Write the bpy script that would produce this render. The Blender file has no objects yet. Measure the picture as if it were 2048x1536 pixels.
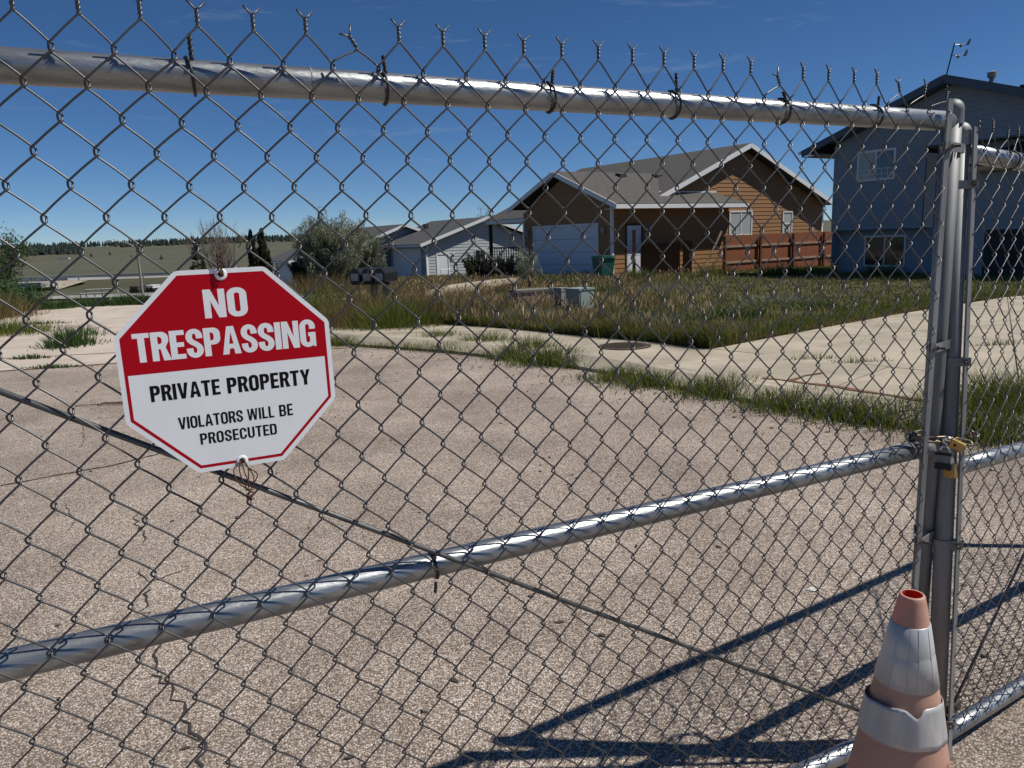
import bpy, bmesh, math, random
import numpy as np
from mathutils import Vector, Matrix, noise as mnoise

R = math.radians
scene = bpy.context.scene
COL = scene.collection
random.seed(7)
rng = np.random.default_rng(11)

# ------------------------------------------------------------------ camera, sky, sun, exposure
CAM_H = 1.5
FPX = 1510.0                       # focal length in pixels of the 2048 px wide photograph
PITCH, ROLL = R(10.9), R(2.0)
C_F = Vector((0, math.cos(PITCH), -math.sin(PITCH)))
_R0, _U0 = Vector((1, 0, 0)), Vector((0, math.sin(PITCH), math.cos(PITCH)))
C_R = _R0 * math.cos(ROLL) - _U0 * math.sin(ROLL)
C_U = _U0 * math.cos(ROLL) + _R0 * math.sin(ROLL)
CAM = Vector((0, 0, CAM_H))
cam_d = bpy.data.cameras.new('camera')
cam = bpy.data.objects.new('camera', cam_d)
COL.objects.link(cam)
m = Matrix((C_R, C_U, -C_F)).transposed().to_4x4()
m.translation = CAM
cam.matrix_world = m
cam_d.sensor_width = 36.0
cam_d.lens = 36.0 * FPX / 2048.0
cam_d.clip_start = 0.02
cam_d.clip_end = 20000
scene.camera = cam

SUN_AZ, SUN_EL = 90.5, 54.0        # azimuth clockwise from +Y
world = bpy.data.worlds.new('World')
scene.world = world
world.use_nodes = True
wn, wl = world.node_tree.nodes, world.node_tree.links
wn.clear()
sky = wn.new('ShaderNodeTexSky')
sky.sky_type = 'NISHITA'
sky.sun_disc = False
sky.sun_elevation = R(SUN_EL)
sky.sun_rotation = R(SUN_AZ)
sky.altitude = 3000
sky.air_density = 0.8
sky.dust_density = 0.0
sky.ozone_density = 6.0
bg = wn.new('ShaderNodeBackground')
bg.inputs['Strength'].default_value = 0.078
wo = wn.new('ShaderNodeOutputWorld')
# thin cirrus wisps drawn on the sky itself, by direction
tc = wn.new('ShaderNodeTexCoord')
mp = wn.new('ShaderNodeMapping')
mp.inputs['Scale'].default_value = (5, 5, 34)
wl.new(tc.outputs['Generated'], mp.inputs['Vector'])
nz = wn.new('ShaderNodeTexNoise')
nz.inputs['Scale'].default_value = 1.6
nz.inputs['Detail'].default_value = 7
nz.inputs['Roughness'].default_value = 0.62
wl.new(mp.outputs['Vector'], nz.inputs['Vector'])
cr = wn.new('ShaderNodeValToRGB')
cr.color_ramp.elements[0].position = 0.60
cr.color_ramp.elements[0].color = (0, 0, 0, 1)
cr.color_ramp.elements[1].position = 0.80
cr.color_ramp.elements[1].color = (0.14, 0.14, 0.14, 1)
wl.new(nz.outputs['Fac'], cr.inputs['Fac'])
hsv = wn.new('ShaderNodeHueSaturation')
hsv.inputs['Saturation'].default_value = 1.12
wl.new(sky.outputs['Color'], hsv.inputs['Color'])
mx = wn.new('ShaderNodeMix')
mx.data_type = 'RGBA'
wl.new(cr.outputs['Color'], mx.inputs['Factor'])
wl.new(hsv.outputs['Color'], mx.inputs['A'])
mx.inputs['B'].default_value = (7.0, 8.0, 9.5, 1)
wl.new(mx.outputs['Result'], bg.inputs['Color'])
wl.new(bg.outputs['Background'], wo.inputs['Surface'])

sun_d = bpy.data.lights.new('sun', 'SUN')
sun_d.energy = 4.8
sun_d.angle = R(0.53)
sun_d.color = (1.0, 0.955, 0.885)
sun = bpy.data.objects.new('sun', sun_d)
COL.objects.link(sun)
SUN_DIR = Vector((math.sin(R(SUN_AZ)) * math.cos(R(SUN_EL)), math.cos(R(SUN_AZ)) * math.cos(R(SUN_EL)), math.sin(R(SUN_EL))))
sun.rotation_euler = SUN_DIR.to_track_quat('Z', 'Y').to_euler()
sun.location = (30, 0, 40)

scene.view_settings.view_transform = 'Standard'
scene.view_settings.look = 'None'
scene.view_settings.exposure = 0.0
scene.view_settings.gamma = 1.0
scene.cycles.max_bounces = 6
scene.cycles.diffuse_bounces = 3
scene.cycles.use_denoising = True
scene.cycles.denoiser = 'OPENIMAGEDENOISE'
scene.cycles.denoising_input_passes = 'RGB_ALBEDO_NORMAL'
scene.cycles.denoising_prefilter = 'ACCURATE'

# ------------------------------------------------------------------ survey helpers
def azdir(a):
    return Vector((math.sin(R(a)), math.cos(R(a)), 0))

def ray(x, y):
    return (C_R * ((x - 1024) / FPX) - C_U * ((y - 768) / FPX) + C_F)

def on_plane(x, y, P, n):
    d = ray(x, y)
    return CAM + d * (((Vector(P) - CAM).dot(n)) / d.dot(n))

def on_z(x, y, z=0.0):
    d = ray(x, y)
    return CAM + d * ((z - CAM_H) / d.z)

def at_depth(x, y, Y):
    d = ray(x, y)
    return CAM + d * (Y / d.y)

# ------------------------------------------------------------------ mesh helpers
class MB:
    def __init__(self):
        self.v, self.f = [], []

    def add(self, vs, fs):
        n = len(self.v)
        self.v.extend([tuple(p) for p in vs])
        self.f.extend([tuple(i + n for i in q) for q in fs])
        return self

    def box(self, x0, x1, y0, y1, z0, z1, M=None):
        p = [Vector((x, y, z)) for z in (z0, z1) for y in (y0, y1) for x in (x0, x1)]
        if M is not None:
            p = [M @ q for q in p]
        return self.add(p, [(0, 2, 3, 1), (4, 5, 7, 6), (0, 1, 5, 4), (2, 6, 7, 3), (0, 4, 6, 2), (1, 3, 7, 5)])

    def bar(self, a, b, w, h, up=(0, 0, 1)):
        a, b = Vector(a), Vector(b)
        d = (b - a).normalized()
        up = Vector(up)
        s = d.cross(up)
        if s.length < 1e-4:
            s = d.cross(Vector((1, 0, 0)))
        s.normalize()
        t = s.cross(d)
        p = [q + s * (i * w / 2) + t * (j * h / 2) for q in (a, b) for j in (-1, 1) for i in (-1, 1)]
        return self.add(p, [(0, 2, 3, 1), (4, 5, 7, 6), (0, 1, 5, 4), (2, 6, 7, 3), (0, 4, 6, 2), (1, 3, 7, 5)])

    def tube(self, pts, r, n=8, cap=True, closed=False):
        pts = [Vector(p) for p in pts]
        N = len(pts)
        rs = r if isinstance(r, (list, tuple)) else [r] * N
        t0 = (pts[1] - pts[0]).normalized()
        ref = Vector((0, 0, 1)) if abs(t0.z) < 0.9 else Vector((1, 0, 0))
        s = t0.cross(ref).normalized()
        rings = []
        for i in range(N):
            if closed:
                t = (pts[(i + 1) % N] - pts[i - 1])
            else:
                t = pts[min(i + 1, N - 1)] - pts[max(i - 1, 0)]
            t.normalize()
            s = (s - t * s.dot(t))
            if s.length < 1e-6:
                s = t.orthogonal()
            s.normalize()
            q = t.cross(s)
            rings.append([pts[i] + (s * math.cos(2 * math.pi * k / n) + q * math.sin(2 * math.pi * k / n)) * rs[i] for k in range(n)])
        base = len(self.v)
        for g in rings:
            self.v.extend([tuple(p) for p in g])
        last = N if closed else N - 1
        for i in range(last):
            a, b = base + i * n, base + ((i + 1) % N) * n
            for k in range(n):
                k2 = (k + 1) % n
                self.f.append((a + k, a + k2, b + k2, b + k))
        if cap and not closed:
            self.f.append(tuple(base + k for k in range(n - 1, -1, -1)))
            e = base + (N - 1) * n
            self.f.append(tuple(e + k for k in range(n)))
        return self

    def lathe(self, prof, n=24, c=(0, 0, 0), capb=False, capt=False):
        c = Vector(c)
        base = len(self.v)
        for r, z in prof:
            for k in range(n):
                a = 2 * math.pi * k / n
                self.v.append((c.x + r * math.cos(a), c.y + r * math.sin(a), c.z + z))
        for i in range(len(prof) - 1):
            for k in range(n):
                k2 = (k + 1) % n
                a, b = base + i * n, base + (i + 1) * n
                self.f.append((a + k, a + k2, b + k2, b + k))
        if capb:
            self.f.append(tuple(base + k for k in range(n - 1, -1, -1)))
        if capt:
            e = base + (len(prof) - 1) * n
            self.f.append(tuple(e + k for k in range(n)))
        return self

    def prism(self, poly, d):
        """closed polygon of 3-D points pushed by vector d"""
        poly = [Vector(p) for p in poly]
        d = Vector(d)
        n = len(poly)
        nv = sum(((poly[i] - poly[0]).cross(poly[(i + 1) % n] - poly[0]) for i in range(n)), Vector())
        if nv.dot(d) < 0:
            poly.reverse()
        vs = poly + [p + d for p in poly]
        fs = [tuple(range(n - 1, -1, -1)), tuple(range(n, 2 * n))]
        for i in range(n):
            j = (i + 1) % n
            fs.append((i, j, n + j, n + i))
        return self.add(vs, fs)

    def mesh(self, name, mat, smooth=False):
        me = bpy.data.meshes.new(name)
        me.from_pydata(self.v, [], self.f)
        if smooth:
            me.polygons.foreach_set('use_smooth', [True] * len(me.polygons))
        me.materials.append(mat)
        me.update()
        return me

    def build(self, name, mat, parent=None, smooth=False, kind=None, label=None):
        return obj(name, self.mesh(name, mat, smooth), parent, kind, label)


def obj(name, me, parent=None, kind=None, label=None):
    o = bpy.data.objects.new(name, me)
    COL.objects.link(o)
    if parent is not None:
        o.parent = parent
    if kind:
        o['kind'] = kind
    if label:
        o['label'] = label
    return o


def tag(o, label=None, cat=None, group=None, kind=None):
    if label: o['label'] = label
    if cat: o['category'] = cat
    if group: o['group'] = group
    if kind: o['kind'] = kind
    return o


def thing(name, label, cat, loc=(0, 0, 0), rz=0.0, group=None, matrix=None):
    o = bpy.data.objects.new(name, None)
    COL.objects.link(o)
    o.empty_display_size = 0.1
    if matrix is not None:
        o.matrix_world = matrix
    else:
        o.location = loc
        o.rotation_euler = (0, 0, rz)
    return tag(o, label, cat, group)


def smooth_path(pts, k=4, closed=False):
    """Catmull-Rom through the points"""
    pts = [Vector(p) for p in pts]
    N = len(pts)
    out = []
    rngi = range(N) if closed else range(N - 1)
    for i in rngi:
        if closed:
            p0, p1, p2, p3 = pts[i - 1], pts[i], pts[(i + 1) % N], pts[(i + 2) % N]
        else:
            p0, p1, p2, p3 = pts[max(i - 1, 0)], pts[i], pts[i + 1], pts[min(i + 2, N - 1)]
        for j in range(k):
            t = j / k
            out.append(0.5 * ((2 * p1) + (p2 - p0) * t + (2 * p0 - 5 * p1 + 4 * p2 - p3) * t * t + (3 * p1 - p0 - 3 * p2 + p3) * t ** 3))
    if not closed:
        out.append(pts[-1])
    return out

# ------------------------------------------------------------------ materials
def mat(name, col, rough=0.7, metal=0.0, var=0.0, vscale=4.0, bump=0.0, bscale=60.0, col2=None, spec=0.5, stretch=(1, 1, 1), transl=None):
    m = bpy.data.materials.new(name)
    m.use_nodes = True
    N, L = m.node_tree.nodes, m.node_tree.links
    b = N['Principled BSDF']
    b.inputs['Roughness'].default_value = rough
    b.inputs['Metallic'].default_value = metal
    b.inputs['Specular IOR Level'].default_value = spec
    c = (*col, 1)
    b.inputs['Base Color'].default_value = c
    if var or col2 or bump:
        tc = N.new('ShaderNodeTexCoord')
        mp = N.new('ShaderNodeMapping')
        mp.inputs['Scale'].default_value = stretch
        L.new(tc.outputs['Object'], mp.inputs['Vector'])
    if var or col2:
        nz = N.new('ShaderNodeTexNoise')
        nz.inputs['Scale'].default_value = vscale
        nz.inputs['Detail'].default_value = 6
        nz.inputs['Roughness'].default_value = 0.65
        L.new(mp.outputs['Vector'], nz.inputs['Vector'])
        rp = N.new('ShaderNodeValToRGB')
        rp.color_ramp.elements[0].position = 0.32
        rp.color_ramp.elements[1].position = 0.68
        a = col2 if col2 else tuple(x * (1 - var) for x in col)
        bb = col if col2 else tuple(min(1, x * (1 + var)) for x in col)
        rp.color_ramp.elements[0].color = (*a, 1)
        rp.color_ramp.elements[1].color = (*bb, 1)
        L.new(nz.outputs['Fac'], rp.inputs['Fac'])
        L.new(rp.outputs['Color'], b.inputs['Base Color'])
    if bump:
        n2 = N.new('ShaderNodeTexNoise')
        n2.inputs['Scale'].default_value = bscale
        n2.inputs['Detail'].default_value = 4
        L.new(mp.outputs['Vector'], n2.inputs['Vector'])
        bp = N.new('ShaderNodeBump')
        bp.inputs['Strength'].default_value = bump
        bp.inputs['Distance'].default_value = 0.01
        L.new(n2.outputs['Fac'], bp.inputs['Height'])
        L.new(bp.outputs['Normal'], b.inputs['Normal'])
    if transl:
        tr = N.new('ShaderNodeBsdfTranslucent')
        tr.inputs['Color'].default_value = (*transl[0], 1)
        ms = N.new('ShaderNodeMixShader')
        ms.inputs['Fac'].default_value = transl[1]
        out = N['Material Output']
        L.new(b.outputs['BSDF'], ms.inputs[1])
        L.new(tr.outputs['BSDF'], ms.inputs[2])
        L.new(ms.outputs['Shader'], out.inputs['Surface'])
    return m


def blade_mat(name, stops, transl=0.3, rough=0.6):
    """plant material: the colour of each blade comes from its own 'tint' attribute"""
    m = bpy.data.materials.new(name)
    m.use_nodes = True
    N, L = m.node_tree.nodes, m.node_tree.links
    b = N['Principled BSDF']
    b.inputs['Roughness'].default_value = rough
    b.inputs['Specular IOR Level'].default_value = 0.25
    at = N.new('ShaderNodeAttribute')
    at.attribute_name = 'tint'
    rp = N.new('ShaderNodeValToRGB')
    els = rp.color_ramp.elements
    while len(els) < len(stops):
        els.new(0.5)
    for e, (p, c) in zip(els, stops):
        e.position = p
        e.color = (*c, 1)
    L.new(at.outputs['Fac'], rp.inputs['Fac'])
    L.new(rp.outputs['Color'], b.inputs['Base Color'])
    tr = N.new('ShaderNodeBsdfTranslucent')
    L.new(rp.outputs['Color'], tr.inputs['Color'])
    ms = N.new('ShaderNodeMixShader')
    ms.inputs['Fac'].default_value = transl
    L.new(b.outputs['BSDF'], ms.inputs[1])
    L.new(tr.outputs['BSDF'], ms.inputs[2])
    L.new(ms.outputs['Shader'], N['Material Output'].inputs['Surface'])
    return m


def chipseal():
    m = bpy.data.materials.new('chip_seal')
    m.use_nodes = True
    N, L = m.node_tree.nodes, m.node_tree.links
    b = N['Principled BSDF']
    b.inputs['Roughness'].default_value = 0.85
    b.inputs['Specular IOR Level'].default_value = 0.3
    tc = N.new('ShaderNodeTexCoord')
    vo = N.new('ShaderNodeTexVoronoi')
    vo.inputs['Scale'].default_value = 152
    vo.inputs['Randomness'].default_value = 1.0
    L.new(tc.outputs['Object'], vo.inputs['Vector'])
    sep = N.new('ShaderNodeSeparateColor')
    L.new(vo.outputs['Color'], sep.inputs['Color'])
    rp = N.new('ShaderNodeValToRGB')
    st = [(0.0, (0.24, 0.195, 0.162)), (0.28, (0.41, 0.335, 0.278)), (0.55, (0.54, 0.452, 0.380)), (0.8, (0.66, 0.57, 0.49)), (1.0, (0.86, 0.78, 0.70))]
    els = rp.color_ramp.elements
    while len(els) < len(st):
        els.new(0.5)
    for e, (p, c) in zip(els, st):
        e.position = p
        e.color = (*c, 1)
    L.new(sep.outputs['Red'], rp.inputs['Fac'])
    # dark binder between the stones
    dr = N.new('ShaderNodeValToRGB')
    dr.color_ramp.elements[0].position = 0.30
    dr.color_ramp.elements[0].color = (1, 1, 1, 1)
    dr.color_ramp.elements[1].position = 0.62
    dr.color_ramp.elements[1].color = (0.42, 0.40, 0.38, 1)
    L.new(vo.outputs['Distance'], dr.inputs['Fac'])
    mu = N.new('ShaderNodeMix')
    mu.data_type = 'RGBA'
    mu.blend_type = 'MULTIPLY'
    mu.inputs['Factor'].default_value = 1
    L.new(rp.outputs['Color'], mu.inputs['A'])
    L.new(dr.outputs['Color'], mu.inputs['B'])
    # broad wear: patches where more binder or more stone shows
    nz = N.new('ShaderNodeTexNoise')
    nz.inputs['Scale'].default_value = 0.8
    nz.inputs['Detail'].default_value = 9
    nz.inputs['Roughness'].default_value = 0.7
    L.new(tc.outputs['Object'], nz.inputs['Vector'])
    r2 = N.new('ShaderNodeValToRGB')
    r2.color_ramp.elements[0].position = 0.34
    r2.color_ramp.elements[0].color = (0.66, 0.645, 0.63, 1)
    r2.color_ramp.elements[1].position = 0.66
    r2.color_ramp.elements[1].color = (1.18, 1.17, 1.15, 1)
    L.new(nz.outputs['Fac'], r2.inputs['Fac'])
    m2 = N.new('ShaderNodeMix')
    m2.data_type = 'RGBA'
    m2.blend_type = 'MULTIPLY'
    m2.inputs['Factor'].default_value = 1
    L.new(mu.outputs['Result'], m2.inputs['A'])
    L.new(r2.outputs['Color'], m2.inputs['B'])
    L.new(m2.outputs['Result'], b.inputs['Base Color'])
    bp = N.new('ShaderNodeBump')
    bp.invert = True
    bp.inputs['Strength'].default_value = 0.9
    bp.inputs['Distance'].default_value = 0.004
    L.new(vo.outputs['Distance'], bp.inputs['Height'])
    L.new(bp.outputs['Normal'], b.inputs['Normal'])
    return m


def roof_mat(name, a, b_, scale=1.0):
    m = mat(name, a, 0.9, 0, 0.0, col2=b_, vscale=2.0)
    N, L = m.node_tree.nodes, m.node_tree.links
    b = N['Principled BSDF']
    tc = N.new('ShaderNodeTexCoord')
    nz = N.new('ShaderNodeTexNoise')
    nz.inputs['Scale'].default_value = 7.0
    nz.inputs['Detail'].default_value = 5
    nz.inputs['Roughness'].default_value = 0.75
    L.new(tc.outputs['Object'], nz.inputs['Vector'])
    rp = N.new('ShaderNodeValToRGB')
    rp.color_ramp.elements[0].position = 0.35
    rp.color_ramp.elements[0].color = (*b_, 1)
    rp.color_ramp.elements[1].position = 0.66
    rp.color_ramp.elements[1].color = (*a, 1)
    L.new(nz.outputs['Fac'], rp.inputs['Fac'])
    L.new(rp.outputs['Color'], b.inputs['Base Color'])
    return m


M = {}
M['street'] = chipseal()
M['concrete'] = mat('pale_concrete', (0.47, 0.40, 0.33), 0.9, var=0.16, vscale=1.3, bump=0.3, bscale=90)
M['walk'] = mat('sidewalk_concrete', (0.375, 0.325, 0.245), 0.9, var=0.24, vscale=1.6, bump=0.3, bscale=120)
M['crack'] = mat('crack_filler', (0.035, 0.030, 0.027), 0.95)
M['galv'] = mat('galvanised_tube', (0.31, 0.325, 0.335), 0.38, 0.82, var=0.26, vscale=22, bump=0.12, bscale=160, stretch=(0.25, 1, 1))
M['galvdull'] = mat('weathered_galvanised', (0.225, 0.23, 0.23), 0.60, 0.5, var=0.36, vscale=14, bump=0.05, bscale=80, stretch=(1, 1, 0.10))
M['wire'] = mat('zinc_wire', (0.105, 0.106, 0.108), 0.42, 0.82, var=0.15, vscale=6)
M['rod'] = mat('dull_steel_rod', (0.12, 0.122, 0.122), 0.5, 0.7, var=0.3, vscale=18)
M['blackwire'] = mat('blackened_wire', (0.05, 0.048, 0.046), 0.55, 0.6)
M['rustwire'] = mat('rusty_wire', (0.11, 0.05, 0.03), 0.8, 0.3, var=0.5, vscale=120)
M['chain'] = mat('weathered_chain', (0.16, 0.13, 0.10), 0.42, 0.85, var=0.4, vscale=60)
M['brass'] = mat('brass', (0.40, 0.28, 0.10), 0.42, 0.9, var=0.3, vscale=60)
M['steel'] = mat('bright_steel', (0.6, 0.6, 0.6), 0.25, 1.0)
M['rubber'] = mat('black_rubber', (0.015, 0.015, 0.015), 0.7)
M['signwhite'] = mat('sign_white', (0.82, 0.84, 0.86), 0.38, var=0.035, vscale=9)
M['signred'] = mat('sign_red', (0.42, 0.003, 0.012), 0.45, var=0.05, vscale=7, spec=0.12)
M['signblack'] = mat('sign_black', (0.008, 0.008, 0.008), 0.6, spec=0.1)
M['cone'] = mat('faded_cone', (0.60, 0.36, 0.265), 0.55, var=0.14, vscale=11, transl=((0.75, 0.10, 0.05), 0.22))
M['collar'] = mat('reflective_collar', (0.47, 0.47, 0.47), 0.40, 0.2, var=0.22, vscale=14, bump=0.15, bscale=30, stretch=(1, 1, 0.25))
M['collarseam'] = mat('collar_seam', (0.40, 0.40, 0.41), 0.5)
M['dirt'] = mat('rust_dirt', (0.16, 0.075, 0.04), 0.95, var=0.3, vscale=8)
M['terrain'] = mat('dry_prairie', (0.105, 0.092, 0.052), 0.95, col2=(0.048, 0.056, 0.028), vscale=0.035, stretch=(0.5, 1.6, 1))
M['soil'] = mat('soil', (0.10, 0.08, 0.05), 0.95, var=0.3, vscale=1.5)
M['farroad'] = mat('far_road', (0.30, 0.29, 0.27), 0.9, var=0.1, vscale=0.2)
M['brown'] = mat('brown_siding', (0.285, 0.142, 0.052), 0.7, var=0.10, vscale=1.2, stretch=(0.3, 0.3, 3))
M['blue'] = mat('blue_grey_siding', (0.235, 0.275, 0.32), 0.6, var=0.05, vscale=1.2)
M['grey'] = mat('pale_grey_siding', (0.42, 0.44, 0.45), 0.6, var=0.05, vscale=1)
M['tan'] = mat('tan_siding', (0.47, 0.34, 0.17), 0.7, var=0.08, vscale=1)
M['white'] = mat('white_trim', (0.74, 0.74, 0.73), 0.55, var=0.04, vscale=2)
M['trimblue'] = mat('dark_blue_trim', (0.06, 0.085, 0.12), 0.5)
M['door'] = mat('white_door', (0.70, 0.71, 0.74), 0.5, var=0.04, vscale=1.5)
M['roofbrown'] = roof_mat('brown_shingles', (0.098, 0.090, 0.080), (0.052, 0.048, 0.043))
M['roofgrey'] = roof_mat('charcoal_shingles', (0.085, 0.085, 0.085), (0.05, 0.05, 0.052))
M['roofdark'] = roof_mat('dark_shingles', (0.05, 0.05, 0.055), (0.028, 0.028, 0.032))
M['glass'] = mat('window_glass', (0.03, 0.035, 0.04), 0.06, 0.0, spec=0.9)
M['blind'] = mat('window_blind', (0.38, 0.40, 0.38), 0.4, spec=0.7)
M['cedar'] = mat('stained_cedar', (0.22, 0.068, 0.022), 0.75, var=0.3, vscale=5, stretch=(3, 3, 0.4))
M['cedardark'] = mat('dark_stained_cedar', (0.10, 0.032, 0.014), 0.8, var=0.3, vscale=5, stretch=(3, 3, 0.4))
M['oldwood'] = mat('bare_wood', (0.30, 0.22, 0.15), 0.85, var=0.25, vscale=6)
M['deck'] = mat('dark_deck_wood', (0.045, 0.032, 0.025), 0.8, var=0.2, vscale=4)
M['shadewood'] = mat('shade_darkened_wood', (0.012, 0.006, 0.004), 0.9, var=0.5, vscale=5, spec=0.05)  # wood colour darkened to carry the shade on the fence panels
M['bin'] = mat('green_bin', (0.012, 0.105, 0.075), 0.45)
M['util'] = mat('utility_green', (0.25, 0.30, 0.27), 0.5, var=0.1, vscale=4)
M['utilgrey'] = mat('weathered_box', (0.24, 0.24, 0.21), 0.7, var=0.15, vscale=5)
M['vaultlid'] = mat('vault_lid', (0.16, 0.15, 0.12), 0.9, var=0.2, vscale=5)
M['mailbox'] = mat('black_mailbox', (0.018, 0.017, 0.017), 0.4, 0.2)
M['maillabel'] = mat('pale_panel', (0.33, 0.33, 0.33), 0.5, 0.3)
M['iron'] = mat('cast_iron', (0.10, 0.075, 0.055), 0.7, 0.5, var=0.3, vscale=12)
M['bark'] = mat('bark', (0.12, 0.09, 0.065), 0.95, var=0.3, vscale=6, bump=0.5, bscale=18)
M['twig'] = mat('bare_twigs', (0.17, 0.135, 0.105), 0.9, var=0.2, vscale=5)
M['pine'] = mat('distant_pine', (0.018, 0.030, 0.022), 0.95, var=0.3, vscale=0.05)
M['polewood'] = mat('weathered_pole', (0.27, 0.24, 0.20), 0.85, var=0.1, vscale=2)
M['lampgrey'] = mat('lamp_grey', (0.55, 0.57, 0.58), 0.4, 0.3)
M['farwhite'] = mat('far_white', (0.70, 0.70, 0.68), 0.6)
M['pipe'] = mat('pale_pipe', (0.45, 0.45, 0.43), 0.6)
M['drygrass'] = blade_mat('dry_grass', [(0.0, (0.070, 0.075, 0.018)), (0.4, (0.15, 0.118, 0.042)), (0.75, (0.26, 0.185, 0.090)), (1.0, (0.42, 0.30, 0.18))], 0.25)
M['greengrass'] = blade_mat('green_grass', [(0.0, (0.040, 0.062, 0.010)), (0.5, (0.115, 0.148, 0.026)), (0.82, (0.20, 0.215, 0.045)), (1.0, (0.38, 0.30, 0.14))], 0.3)
M['leaf'] = blade_mat('green_leaf', [(0.0, (0.020, 0.050, 0.012)), (0.6, (0.055, 0.105, 0.028)), (1.0, (0.11, 0.16, 0.05))], 0.3)
M['olive'] = blade_mat('grey_green_leaf', [(0.0, (0.12, 0.135, 0.085)), (0.6, (0.25, 0.27, 0.18)), (1.0, (0.38, 0.39, 0.29))], 0.4)
M['dark_leaf'] = blade_mat('dark_green_leaf', [(0.0, (0.010, 0.016, 0.006)), (0.7, (0.026, 0.034, 0.013)), (1.0, (0.055, 0.055, 0.022))], 0.15)

# ------------------------------------------------------------------ terrain
def sm(a, b, x):
    t = min(1, max(0, (x - a) / (b - a)))
    return t * t * (3 - 2 * t)

def terrain_z(x, y):
    r = math.hypot(x, y)
    a = math.degrees(math.atan2(x, y))
    z = -0.06 - 0.0105 * min(max(0, r - 9), 26)
    z -= 0.70 * sm(35, 56, r)
    z -= 3.1 * sm(56, 118, r)
    if r > 10:
        w = sm(-9, -17, a) if a > -120 else sm(-170, -150, a)
        z -= w * (1.3 * sm(21.5, 40, r) + 1.05 * sm(40, 84, r)) * (1 - sm(86, 118, r))
    z += 2.0 * sm(300, 700, r) + 15.0 * sm(650, 1500, r)
    if r > 150:
        n = mnoise.noise((x * 0.0016, y * 0.0016, 3.0)) + 0.5 * mnoise.noise((x * 0.005, y * 0.005, 9.0))
        z += n * 4.2 * sm(250, 1400, r)
    return z

def build_terrain():
    radii = [0, 3, 6, 9, 12, 15, 18, 20, 21.5, 23, 25, 28, 32, 36, 42, 48, 56, 64, 74, 86, 98, 108, 118, 130, 150, 180, 220, 280, 350, 450, 560, 700, 850, 1000, 1150, 1300, 1500, 1700, 2200, 3200, 5000]
    na = 300
    v, f = [(0, 0, terrain_z(0, 0))], []
    for r in radii[1:]:
        for k in range(na):
            a = 2 * math.pi * k / na
            x, y = r * math.sin(a), r * math.cos(a)
            v.append((x, y, terrain_z(x, y)))
    for k in range(na):
        f.append((0, 1 + k, 1 + (k + 1) % na))
    for i in range(len(radii) - 2):
        for k in range(na):
            a, b = 1 + i * na, 1 + (i + 1) * na
            k2 = (k + 1) % na
            f.append((a + k, b + k, b + k2, a + k2))
    mb = MB()
    mb.v, mb.f = v, f
    o = mb.build('prairie_ground', M['terrain'], smooth=True)
    for p in o.data.polygons:
        if p.normal.z < 0:
            o.data.flip_normals()
            break
    tag(o, kind='structure')
build_terrain()

# street: one slab of chip seal, its kerb line, the paler concrete beyond the joint
G = [(9.0, 2.6), (6.0, 3.3), (4.3, 4.25), (2.98, 5.42), (2.38, 6.09), (1.51, 7.32), (0.63, 8.69), (-0.98, 10.25), (-2.60, 11.4), (-4.2, 13.2), (-5.4, 15.6), (-6.3, 18.5), (-7.3, 21.6)]
G = [(p.x, p.y) for p in smooth_path([(x, y, 0) for x, y in G], 3)]
street_poly = [(-7.0, -9), (9.0, -9)] + G + [(-10.0, 21.5), (-12.8, 22.2), (-13.2, 20.3), (-11.2, 15.9), (-9.0, 11.5), (-8.0, 6)]
JOINT = [(-8.9, 9.35), (-5.2, 10.35), (-2.3, 11.05)]

def slab(name, poly, z, th, material, kind='structure', parent=None, label=None):
    mb = MB().prism([(x, y, z - th) for x, y in poly], (0, 0, th))
    return mb.build(name, material, parent, kind=kind, label=label)

st = slab('street', street_poly, 0.0, 0.35, M['street'])
far_c = [(-8.95, 9.32), (-5.2, 10.35), (-2.75, 11.0)] + [g for g in G if g[1] > 11.4] + [(-10.0, 21.5), (-12.8, 22.2), (-13.2, 20.3), (-11.2, 15.9), (-9.0, 11.5)]
slab('street_concrete', far_c, 0.004, 0.002, M['concrete'])

def strip(path, w, z, name, material, parent=None, jitter=0.0, kind=None):
    mb = MB()
    L_, Rr = [], []
    for i, p in enumerate(path):
        a, b = path[max(i - 1, 0)], path[min(i + 1, len(path) - 1)]
        d = Vector((b[0] - a[0], b[1] - a[1], 0)).normalized()
        n = Vector((-d.y, d.x, 0))
        ww = (w if not isinstance(w, (list, tuple)) else w[i]) * (1 + jitter * random.uniform(-1, 1)) / 2
        c = Vector((p[0], p[1], z))
        L_.append(c + n * ww)
        Rr.append(c - n * ww)
    n = len(path)
    mb.add(L_ + Rr, [(n + i, n + i + 1, i + 1, i) for i in range(n - 1)])
    return mb.build(name, material, parent, kind=kind)

def jag(path, step, amp):
    out = []
    for i in range(len(path) - 1):
        a, b = Vector((*path[i], 0)), Vector((*path[i + 1], 0))
        d = b - a
        k = max(1, int(d.length / step))
        nrm = Vector((-d.y, d.x, 0)).normalized()
        for j in range(k):
            q = a + d * (j / k) + nrm * random.gauss(0, amp)
            out.append((q.x, q.y))
    out.append(path[-1])
    return out

def zpath(pts, z=0.0):
    return [(on_z(x, y, z).x, on_z(x, y, z).y) for x, y in pts]

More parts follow.
